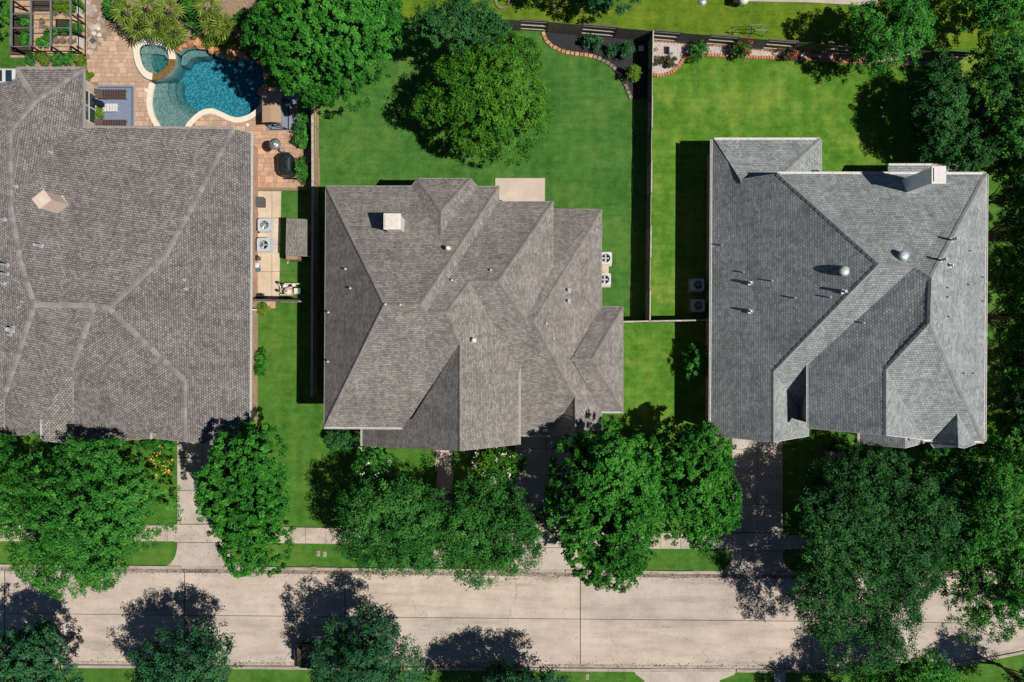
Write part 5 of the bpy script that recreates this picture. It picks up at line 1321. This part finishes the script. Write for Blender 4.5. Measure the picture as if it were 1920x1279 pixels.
# ------------------------------------------------------------------ doors and windows on the walls under the eaves
def opening(house, x0, x1, y, z0, z1, face, kind='window', cols=2, rows=2, axis='y'):
    """face: +1 / -1, the side of the wall one looks at; axis 'y' = wall runs along x"""
    e = empty(kind, (0, 0, 0)); e.parent = house; e.matrix_parent_inverse = Matrix.Translation(-house.location)
    def bx(mb, a0, a1, d0, d1, c0, c1):
        lo, hi = sorted((y+face*d0, y+face*d1))
        return mb.box(a0, a1, lo, hi, c0, c1) if axis == 'y' else mb.box(lo, hi, a0, a1, c0, c1)
    if kind == 'garage_door':
        for i in range(4):
            h_ = (z1-z0)/4; bx(MB(), x0, x1, 0.005, 0.045, z0+i*h_+.01, z0+(i+1)*h_-.01).build('panel', 'chimney_pale', e)
    else:
        bx(MB(), x0, x1, 0.004, 0.02, z0, z1).build('pane', 'glass', e)
    fr = MB(); t = .06
    for (a0, a1, c0, c1) in ((x0-t, x0, z0-t, z1+t), (x1, x1+t, z0-t, z1+t), (x0, x1, z1, z1+t), (x0, x1, z0-t, z0)): bx(fr, a0, a1, 0.0, 0.07, c0, c1)
    if kind == 'window':
        for i in range(1, cols): a = x0+(x1-x0)*i/cols; bx(fr, a-.02, a+.02, 0.015, 0.045, z0, z1)
        for i in range(1, rows): c = z0+(z1-z0)*i/rows; bx(fr, x0, x1, 0.015, 0.043, c-.02, c+.02)
    fr.build('frame', 'white', e)
yg = RM.P['G2'].y+.35
opening(MH, RM.P['G2'].x-.9, RM.P['G2'].x+.9, yg, 4.2, 6.0, -1); opening(MH, RM.P['G2'].x+1.0, RM.P['G2'].x+2.6, yg, .9, 2.5, -1)
opening(MH, RM.P['G2'].x-1.2, RM.P['G2'].x-.2, yg, .1, 2.2, -1, 'door'); opening(MH, RP.P['P2'].x+1.0, RP.P['P2'].x+2.4, RP.P['P2'].y+.42, .8, 2.1, -1)
yk_ = RM.P['f2'].y+.42
opening(MH, RM.P['f1'].x+.6, RM.P['f1'].x+3.6, yk_+.02, .06, 2.2, -1, 'garage_door')
for xx in (-10.6, -8.4): opening(MH, xx, xx+1.2, RM.P['B'].y+.42, 3.9, 5.2, -1)
yr = RR.P['g2'].y+.35
opening(RH, RR.P['g2'].x-2.3, RR.P['g2'].x+2.3, yr, .06, 2.25, -1, 'garage_door'); opening(RH, RR.P['g2'].x-.5, RR.P['g2'].x+.5, yr, 3.6, 4.8, -1)
yc = RR.P['cb'].y+.35
opening(RH, RR.P['cb'].x-.8, RR.P['cb'].x+.8, yc, 6.0, 7.6, -1)
yq = RL.P['q2'].y+.35
opening(LH, RL.P['q2'].x-1.2, RL.P['q2'].x+2.7, RL.P['q2'].y+.30, .06, 2.2, -1, 'garage_door'); opening(LH, RL.P['g2'].x-.9, RL.P['g2'].x+.9, RL.P['g2'].y+.35, .8, 2.4, -1)
# garden sides
yb = RM.P['c2'].y-.42
opening(MH, RM.P['c1'].x+.9, RM.P['c1'].x+2.9, yb, .12, 2.15, 1, 'patio_door'); opening(MH, RM.P['b1'].x+1.0, RM.P['b2'].x-1.0, RM.P['b1'].y-.42, .8, 2.3, 1, cols=3)
opening(RH, RWg.P['a'].x+2.0, RWg.P['a'].x+4.5, RWg.P['a'].y-.42, .8, 2.2, 1, cols=3)

# ------------------------------------------------------------------ trees and shrubs
def unit(v): return v / np.maximum(np.linalg.norm(v, axis=1, keepdims=True), 1e-6)
def leaf_mesh(name, pos, nrm, size, asp, tint, mat, rng, curl=0.25):
    """one small pointed four-sided blade per position"""
    n = len(pos); t = unit(np.cross(nrm, rng.normal(size=(n, 3)))); b = np.cross(nrm, t)
    s = size[:, None]; w = s * asp
    v = np.empty((n, 4, 3)); bend = nrm * s * curl
    v[:, 0] = pos - t * s * .5 - bend * .5; v[:, 1] = pos + b * w * .5 + bend * .2; v[:, 2] = pos + t * s * .5 - bend * .5; v[:, 3] = pos - b * w * .5 + bend * .2
    me = bpy.data.meshes.new(name); me.vertices.add(4*n); me.vertices.foreach_set('co', v.reshape(-1))
    me.loops.add(4*n); me.loops.foreach_set('vertex_index', np.arange(4*n, dtype=np.int32))
    me.polygons.add(n); me.polygons.foreach_set('loop_start', np.arange(0, 4*n, 4, dtype=np.int32))
    a = me.attributes.new('tint', 'FLOAT', 'FACE'); a.data.foreach_set('value', np.clip(tint, 0, 1).astype(np.float32))
    me.update(calc_edges=True); me.materials.append(mat); me.validate()
    return me

STY = {  # leaf length, width ratio, cluster radius, leaves per cluster, density, outward stretch, big lobes, lobe size
 'broad': (.155, .75, .25, 36, 2700, .2, 21, .46),
 'oak':   (.15, .55, .27, 36, 2500, .55, 24, .42),
 'feather': (.165, .42, .30, 36, 2500, .95, 26, .40),
 'shrub': (.13, .6, .20, 22, 2200, .2, 7, .55),
}
def crown(name, rx, ry, rz, style, mat, seed, dens=1.0, gap=0.0, irr=.12):
    L, asp, cr, per, dn, stretch, nl, ls = STY[style]
    g_ = np.random.default_rng(seed); rad = np.array([rx, ry, rz])
    n = int(dn * dens * (rx*ry)); k = max(6, n // per)
    # big lobes carried by the limbs
    th = np.arange(nl) * 2.399963 + g_.uniform(0, 6); zz = np.linspace(.95, -.62, nl) + g_.uniform(-.1, .1, nl); zz = np.clip(zz, -.7, .97)
    rr = np.sqrt(1 - zz**2); lob = np.stack([rr*np.cos(th), rr*np.sin(th), zz], 1) * g_.uniform(.34, .82, (nl, 1))
    lr = ls * g_.uniform(.6, 1.25, nl)
    which = g_.integers(0, nl, k); d = unit(g_.normal(size=(k, 3))); d[:, 2] = np.where(d[:, 2] < -.35, -d[:, 2], d[:, 2])
    c = lob[which] + d * lr[which][:, None] * (g_.uniform(.25, 1, (k, 1)) ** .4)
    c *= 1 + .10 * np.sin(c[:, :1]*7+seed) * np.sin(c[:, 1:2]*6.3+seed*2) * np.sin(c[:, 2:]*6+1)
    az = np.arctan2(c[:, 1], c[:, 0]); ph = g_.uniform(0, 6.28, 3)      # uneven outline
    lim = .97 + irr * (.55*np.sin(2*az+ph[0]) + .5*np.sin(3*az+ph[1]) + .35*np.sin(7*az+ph[2]))
    c *= np.minimum(1, lim / np.maximum(np.linalg.norm(c, axis=1), 1e-6))[:, None]
    if gap: c = c[g_.uniform(size=k) > gap * (np.sin(c[:, 0]*9+seed) * np.sin(c[:, 1]*8) > .3)]; k = len(c)
    cw = c * rad; out = unit(cw + np.array([0, 0, .35*rz]))
    idx = np.repeat(np.arange(k), per); m = len(idx)
    tw = unit(out + g_.normal(size=(k, 3)) * .55 + np.array([0, 0, -.15]))
    off = unit(g_.normal(size=(m, 3))) * (cr * g_.uniform(.15, 1, (m, 1)) ** .6) * np.array([1, 1, .6])
    off += tw[idx] * (g_.uniform(-.3, 1.2, (m, 1)) * cr * stretch * 1.3)
    pos = cw[idx] + off
    nrm = unit(out[idx] * .45 + np.array([.18, -.05, .8]) + g_.normal(size=(m, 3)) * .55 + unit(off) * .55)
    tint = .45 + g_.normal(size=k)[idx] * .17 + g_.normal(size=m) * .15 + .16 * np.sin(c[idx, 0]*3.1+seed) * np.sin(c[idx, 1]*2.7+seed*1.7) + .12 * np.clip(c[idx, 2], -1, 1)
    size = L * g_.uniform(.55, 1.35, m)
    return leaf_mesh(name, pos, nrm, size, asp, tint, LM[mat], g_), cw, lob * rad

def tree(name, label, bbox, zb, zt, style, mat, seed, cat='tree', dens=1.0, group=None, gap=0.0, bark='bark', lean=(0, 0), flowers=None, irr=.12):
    """bbox: extent of the crown in the photo; zb, zt: foot and top of the crown above ground"""
    x0, y0, x1, y1 = bbox; zc = (zb+zt)/2; sc = S/(1-zc/HC)
    cx2, cy2 = (x0+x1)/2, (y0+y1)/2
    f = lambda z_: 1/(1-z_/HC)
    sm = lambda c_: abs(c_)*(f(zc+(zt-zb)*.25)-f(zc-(zt-zb)*.25))*.5
    rx = max(.5, ((x1-x0)/2 - sm(cx2-960))/sc); ry = max(.5, ((y1-y0)/2 - sm(cy2-640))/sc); rz = (zt-zb)/2
    c = W(cx2, cy2, zc); base = Vector((c.x+lean[0], c.y+lean[1], 0))
    t = wempty(name, base, label, cat, group)
    me, cw, lob = crown('crown', rx*1.07, ry*1.07, rz*1.0, style, mat, seed, dens, gap, irr)
    o = bpy.data.objects.new('crown', me); link(o, t); o.location = c
    # trunk and limbs
    rr = random.Random(seed); mb = MB(); r0 = .032*math.sqrt(rx*ry)+.008*zt
    fork = Vector((base.x, base.y, max(.25, zb*.85))).lerp(Vector((c.x, c.y, max(.3, zb*.85))), .6)
    mb.tube([base, base.lerp(fork, .15)+Vector((0,0,.02)), base.lerp(fork, .6)+Vector((rr.uniform(-.05,.05), rr.uniform(-.05,.05), 0)), fork], [r0*1.35, r0*1.05, r0*.9, r0*.8], 9)
    for p in lob[::2]:
        e = c+Vector(p)*1.05; m1 = fork.lerp(e, .35)+Vector((0, 0, .12*rz)); m2 = fork.lerp(e, .7)+Vector((rr.uniform(-.2,.2), rr.uniform(-.2,.2), .08*rz))
        mb.tube([fork-Vector((0,0,.1)), m1, m2, e], [r0*.5, r0*.36, r0*.22, r0*.06], 6)
    for i in range(0, len(cw), max(1, len(cw)//26)):
        e = c+Vector(cw[i]); j = min(range(len(lob)), key=lambda q_: (Vector(lob[q_])-Vector(cw[i])).length)
        mb.tube([c+Vector(lob[j])*.7, (c+Vector(lob[j])*.85).lerp(e, .55), e], [r0*.14, r0*.09, r0*.03], 4)
    mb.build('trunk', bark, t, True)
    if flowers:
        fm, nf, fs = flowers; g_ = np.random.default_rng(seed+5); sel = cw[g_.integers(0, len(cw), nf)]
        pos = np.repeat(sel + unit(sel)*.15 + np.array([0,0,.25]), 7, 0) + g_.normal(size=(nf*7, 3))*.10
        me = leaf_mesh('blossoms', pos, unit(g_.normal(size=(nf*7, 3))+np.array([0,0,1.2])), fs*g_.uniform(.7,1.2,nf*7), .9, np.full(nf*7, .5), M[fm], g_)
        link(bpy.data.objects.new('blossoms', me), t).location = c
    return t

TREES = [
 # back yards
 ('broadleaf_tree', 'huge dense green tree overhanging the pool and fence', (455,-95,790,218), 2.6, 11.0, 'broad', 'broad', 1, dict(dens=1.05)),
 ('evergreen_tree', 'blue green round tree at the top behind the yellow green one', (768,-12,968,122), 2.0, 8.0, 'oak', 'dim', 2, {}),
 ('lawn_tree', 'yellow green tree standing alone on the middle lawn', (774,50,1040,304), .8, 7.8, 'oak', 'yellow', 3, dict(gap=.6, irr=.24)),
 ('corner_tree', 'green tree astride the back fence above the right lawn', (1560,-35,1765,150), .5, 7.0, 'oak', 'bright', 4, dict(gap=.3)),
 ('boundary_tree', 'bright tree in the top right corner', (1752,-70,1970,100), .8, 7.5, 'oak', 'bright', 5, dict(gap=.2)),
 ('boundary_tree', 'tree cut by the top edge above the mulch bed', (1075,-90,1230,32), 1.5, 6.0, 'oak', 'blue', 6, dict(gap=.3)),
 ('boundary_tree', 'small tree cut by the top edge left of the ring', (985,-80,1075,10), 1.2, 4.5, 'oak', 'oak', 7, {}),
 # right boundary
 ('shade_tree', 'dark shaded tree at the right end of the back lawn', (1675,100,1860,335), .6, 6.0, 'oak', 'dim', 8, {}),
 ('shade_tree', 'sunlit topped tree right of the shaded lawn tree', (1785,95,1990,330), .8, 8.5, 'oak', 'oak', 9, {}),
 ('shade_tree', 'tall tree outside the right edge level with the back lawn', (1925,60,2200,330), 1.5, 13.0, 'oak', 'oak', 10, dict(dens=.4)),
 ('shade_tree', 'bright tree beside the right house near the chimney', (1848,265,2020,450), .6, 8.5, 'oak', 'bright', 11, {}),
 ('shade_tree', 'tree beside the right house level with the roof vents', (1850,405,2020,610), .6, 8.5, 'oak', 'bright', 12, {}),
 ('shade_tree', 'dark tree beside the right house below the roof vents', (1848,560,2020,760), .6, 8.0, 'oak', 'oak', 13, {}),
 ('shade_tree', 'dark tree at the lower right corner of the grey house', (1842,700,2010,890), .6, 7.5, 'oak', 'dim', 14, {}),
 ('shade_tree', 'tall tree outside the right edge level with the house', (1960,380,2230,680), 1.5, 12.0, 'oak', 'oak', 15, dict(dens=.4)),
 ('shade_tree', 'tall tree outside the right edge level with the front yard', (1990,640,2290,900), 1.5, 12.0, 'oak', 'oak', 31, dict(dens=.4)),
 ('front_tree', 'leafy tree under the bay window of the grey house', (1690,825,1880,990), .8, 6.5, 'oak', 'oak', 34, {}),
 ('shade_tree', 'dark tree filling the corner behind the grey house chimney', (1740,215,1905,345), .6, 5.5, 'oak', 'dim', 35, {}),
 ('shade_tree', 'green tree between the top right corner and the shaded lawn tree', (1790,50,1950,185), .6, 7.0, 'oak', 'oak', 36, {}),
 ('shade_tree', 'narrow tree squeezed beside the upper right roof edge', (1860,330,1990,520), .6, 9.5, 'oak', 'dim', 37, {}),
 ('shade_tree', 'narrow tree squeezed beside the lower right roof edge', (1858,500,1990,690), .6, 9.5, 'oak', 'oak', 38, {}),
 ('hedge_tree', 'slim evergreen against the right house wall, topmost of the row', (1848,318,1925,405), .3, 4.5, 'oak', 'dim', 71, {}),
 ('hedge_tree', 'slim evergreen against the right house wall, second of the row', (1850,395,1930,480), .3, 5.0, 'oak', 'oak', 72, {}),
 ('hedge_tree', 'slim evergreen against the right house wall, third of the row', (1848,470,1925,560), .3, 4.5, 'oak', 'dim', 73, {}),
 ('hedge_tree', 'slim evergreen against the right house wall, fourth of the row', (1848,550,1930,640), .3, 5.0, 'oak', 'dim', 74, {}),
 ('hedge_tree', 'slim evergreen against the right house wall, fifth of the row', (1846,630,1925,720), .3, 4.5, 'oak', 'oak', 75, {}),
 ('hedge_tree', 'slim evergreen against the right house wall, lowest of the row', (1846,710,1930,800), .3, 5.0, 'oak', 'dim', 76, {}),
 ('hedge_tree', 'bushy tree filling the gap behind the right roof corner', (1835,270,1935,350), .3, 5.0, 'oak', 'oak', 77, {}),
 ('front_tree', 'tree at the right edge between the house corner and bright oak', (1800,770,1990,930), .6, 8.0, 'oak', 'bright', 39, {}),
 ('street_oak', 'tree in the middle of the right front canopy', (1640,860,1840,1080), 1.0, 8.5, 'oak', 'dim', 40, {}),
 # right front
 ('street_oak', 'large dark oak spreading over the right driveway and street', (1428,850,1790,1240), 1.2, 9.5, 'feather', 'dim', 16, dict(gap=.35, dens=1.1, irr=.18)),
 ('street_oak', 'bright green oak at the right edge over the street bend', (1722,828,1985,1215), 1.6, 10.0, 'oak', 'bright', 17, {}),
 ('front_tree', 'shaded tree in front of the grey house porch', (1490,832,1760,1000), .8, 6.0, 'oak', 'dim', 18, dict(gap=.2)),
 ('street_oak', 'bright bushy tree cut by the bottom edge near the bend', (1560,1195,1830,1340), .5, 6.5, 'feather', 'bright', 19, dict(gap=.2)),
 ('street_oak', 'tree in the bottom right corner beyond the bend', (1868,1225,2030,1370), .5, 8.0, 'feather', 'blue', 20, {}),
 # front yards
 ('street_oak', 'widest tree, mottled green, in front of the brick house', (-15,800,345,1130), 1.4, 9.0, 'oak', 'bright', 21, dict(gap=.25)),
 ('front_tree', 'tree at the left edge under the brick house gables', (-75,808,75,1000), 1.0, 6.5, 'oak', 'broad', 22, {}),
 ('maple_tree', 'dense oval tree beside the left driveway', (362,786,570,1080), 1.8, 8.5, 'broad', 'broad', 23, {}),
 ('live_oak', 'feathery oak left of the entry walk', (622,872,878,1094), 1.2, 8.0, 'feather', 'oak', 24, {}),
 ('live_oak', 'feathery oak right of the entry walk', (800,884,1022,1098), 1.2, 7.5, 'feather', 'oak', 25, {}),
 ('maple_tree', 'large dense tree between the middle and right driveways', (1018,766,1256,1104), 1.8, 9.5, 'broad', 'broad', 26, {}),
 ('maple_tree', 'second dense tree just left of the right driveway', (1214,784,1394,1050), 1.6, 7.5, 'broad', 'broad', 27, {}),
 # across the street
 ('live_oak', 'oak in the bottom left corner across the street', (-60,1145,170,1360), 1.8, 8.0, 'oak', 'blue', 28, {}),
 ('live_oak', 'oak across the street facing the left driveway', (215,1155,472,1390), 1.8, 8.5, 'feather', 'blue', 29, {}),
 ('live_oak', 'oak overhanging the parked dark car', (575,1135,795,1380), 1.8, 8.5, 'feather', 'blue', 30, dict(gap=.2)),
 ('live_oak', 'small oak at the bottom edge facing the middle house', (864,1225,1085,1410), 1.6, 7.0, 'feather', 'blue', 32, {}),
 ('live_oak', 'oak below the bottom edge at the right driveway', (1540,1290,1740,1440), 1.8, 8.0, 'feather', 'oak', 33, dict(gap=.3)),
]
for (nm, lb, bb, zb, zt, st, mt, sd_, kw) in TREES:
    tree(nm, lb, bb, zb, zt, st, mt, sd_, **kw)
tree('blossom_tree', 'small round tree dotted with cream blossoms beside the middle driveway', (882,836,985,908), .8, 3.6, 'shrub', 'yellow', 41, 'tree', flowers=('blossom', 46, .11))
tree('blossom_tree', 'small round tree with few blossoms below the porch roof', (650,835,752,915), .8, 3.6, 'shrub', 'bright', 42, 'tree', flowers=('blossom', 16, .10))
SHR = [
 ('clipped round shrub in the dark mulch bed, left one', (1095,61,1130,95), 1.3, 'blue'),
 ('clipped round shrub in the dark mulch bed, middle one', (1160,76,1188,112), 1.3, 'blue'),
 ('low dark shrub left of the middle mulch bed shrub', (1134,82,1160,108), .8, 'blue'),
 ('bright ball shaped shrub at the tip of the mulch bed', (1170,119,1204,156), 1.7, 'lime'),
 ('rangy shrub at the left of the gravel bed', (1288,74,1330,116), 1.3, 'oak'),
 ('red tinged shrub in the middle of the gravel bed', (1370,70,1412,114), 1.4, 'oak'),
 ('dry brown shrub at the right of the gravel bed', (1460,84,1500,116), 1.0, 'dusty'),
 ('low grey shrub in the rounded gravel end', (1240,104,1272,126), .7, 'dusty'),
 ('sparse grey plant by the dividing fence in the gravel', (1222,104,1240,124), .5, 'dusty'),
 ('bush against the left wall of the grey house', (1278,640,1334,715), 2.2, 'bright'),
 ('round bush against the brick wall of the left house', (474,655,503,703), 1.2, 'broad'),
 ('dark green shrub left end of the bed above the brick house roof', (48,104,72,126), .8, 'oak'),
 ('lime shrub left half of the bed above the brick house roof', (70,102,94,122), .9, 'lime'),
 ('olive shrub in the middle of the bed above the brick house roof', (102,106,118,124), .8, 'oak'),
 ('green shrub right half of the bed above the brick house roof', (118,101,143,124), .9, 'bright'),
 ('yellow green shrub right end of the bed above the brick house roof', (138,103,162,126), .8, 'lime'),
 ('lime leafy crop in the top bed of the enclosure, left', (98,6,124,24), 1.0, 'lime'),
 ('lime leafy crop in the top bed of the enclosure, middle', (116,2,140,22), 1.1, 'lime'),
 ('green crop in the top bed of the enclosure, right', (134,2,152,20), 1.0, 'bright'),
 ('dark leafy crop in the left raised bed, upper', (38,30,58,58), .9, 'broad'),
 ('dark leafy crop in the left raised bed, lower', (38,58,58,90), .9, 'broad'),
 ('small green plant beside the middle raised bed', (82,56,108,70), .6, 'bright'),
 ('green plant low in the front of the enclosure', (64,73,96,88), .6, 'bright'),
 ('dark crop growing in the middle raised bed', (110,42,134,66), .5, 'dim'),
 ('plant at the enclosure door', (133,48,150,62), .6, 'broad'),
 ('little plant at the corner of the brick house wing', (155,136,166,147), .5, 'lime'),
 ('grassy potted plant beside the navy umbrella', (176,206,194,218), .7, 'lime'),
 ('tall shrub on the fence strip beside the swing', (556,180,586,236), 1.5, 'bright'),
 ('shrub on the fence strip beside the heater', (548,240,586,280), 1.3, 'bright'),
 ('shrub on the fence strip above the grill', (556,222,580,252), 1.2, 'oak'),
 ('tall shrub on the fence strip beside the grill', (554,290,584,344), 1.6, 'broad'),
 ('glossy shrub between the palm clumps behind the pool', (334,-30,392,66), 2.4, 'broad'),
 ('feathery green shrub at the left of the palms', (190,-20,232,48), 1.8, 'broad'),
 ('grassy plant behind the spa', (306,66,336,88), .9, 'bright'),
 ('low grassy plant draped over the boulders', (372,66,418,90), .8, 'lime'),
 ('small grassy plant on the bank right of the boulders', (400,72,442,96), .9, 'lime'),
 ('dark shrub under the huge tree behind the pool', (436,10,500,80), 2.2, 'broad'),
 ('shrub in the corner of the pool under the huge tree', (452,70,505,112), 1.0, 'dim'),
 ('green leafy tree edge in the top left corner', (-40,-30,24,74), 3.0, 'bright'),
 ('yellowish flower bush beside the left driveway', (284,838,330,890), .9, 'yellow'),
 ('hedge bush under the brick house gable', (250,822,332,846), .9, 'broad'),
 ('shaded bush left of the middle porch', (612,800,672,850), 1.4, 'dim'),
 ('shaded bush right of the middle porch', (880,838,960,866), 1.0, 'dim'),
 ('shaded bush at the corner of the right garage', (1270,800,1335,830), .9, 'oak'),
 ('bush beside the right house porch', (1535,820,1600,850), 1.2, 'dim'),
 ('bush below the right house bay window', (1730,835,1850,862), 1.3, 'dim'),
 ('grass clump at the side fence landing', (482,568,502,590), .4, 'lime'),
]
for i, (lb, bb, h_, mt) in enumerate(SHR):
    fl_ = None
    if 'red tinged' in lb or 'dry brown' in lb: fl_ = ('bloom_red', 14, .12)
    if 'flower bush' in lb: fl_ = ('bloom_yellow', 26, .12)
    tree('shrub', lb, bb, .08, h_, 'shrub', mt, 100+i, 'shrub', flowers=fl_, dens=.75 if mt == 'dusty' else 1.0)

# ---- fan palms
def palm(px, py, h_, label, seed, nf=15, fr=.95):
    rr = random.Random(seed); c = W(px, py, h_); base = Vector((c.x, c.y, 0))
    t = empty('fan_palm', base, label, 'palm', 'fan palms behind the spa')
    MB().tube([(0,0,0),(.04,.02,h_*.5),(0,0,h_)], [.13,.10,.09], 8).build('trunk', 'bark', t)
    me_l = []
    for v_ in range(3):
        g_ = np.random.default_rng(seed*7+v_); nb = 12; vs, fs, tn = [], [], []
        for j in range(nb):
            a = math.radians(-112+224*j/(nb-1)); l_ = fr*(.62+.38*math.cos(a*.7))*g_.uniform(.85,1.1); ca, sa = math.cos(a), math.sin(a); w_ = .052
            k = len(vs); x1, y1 = .55*l_*ca, .55*l_*sa; x2, y2 = l_*ca, l_*sa
            vs += [(0,0,0),(x1-w_*sa, y1+w_*ca, .03),(x2, y2, -.12*l_-g_.uniform(0,.12)),(x1+w_*sa, y1-w_*ca, .03)]; fs.append((k,k+1,k+2,k+3)); tn.append(g_.uniform(.05,1))
        vs = [(x_+.5, y_, z_) for x_, y_, z_ in vs]; k = len(vs); vs += [(0,-.012,0),(.5,-.012,0),(.5,.012,0),(0,.012,0)]; fs.append((k,k+1,k+2,k+3)); tn.append(.2)
        me = bpy.data.meshes.new('frond'); me.from_pydata(vs, [], fs); me.materials.append(LM['palm']); at = me.attributes.new('tint', 'FLOAT', 'FACE'); at.data.foreach_set('value', tn); me_l.append(me)
    for i in range(nf):
        az = i*2.399; el = math.radians(58-72*i/nf+rr.uniform(-8,8))
        inst('frond', me_l[i % 3], t, (0, 0, h_+.02), (rr.uniform(-.3,.3), -el, az), (1, 1, 1))
for i, (x_, y_, h_, lb) in enumerate(((238,28,2.6,'fan palm at the left end of the palm row'),(262,52,2.2,'fan palm nearest the paver deck'),(278,18,3.0,'fan palm at the top edge left of centre'),(298,52,2.2,'fan palm directly behind the spa'),(318,22,2.8,'tall fan palm at the top edge above the spa'),(326,66,1.6,'low fan palm right above the spa rim'),(392,16,2.8,'fan palm at the top edge above the boulders'),(402,46,2.2,'fan palm just behind the boulders'),(424,52,2.0,'fan palm at the right end of the palm row'))):
    palm(x_, y_, h_, lb, 60+i, 9, .82)
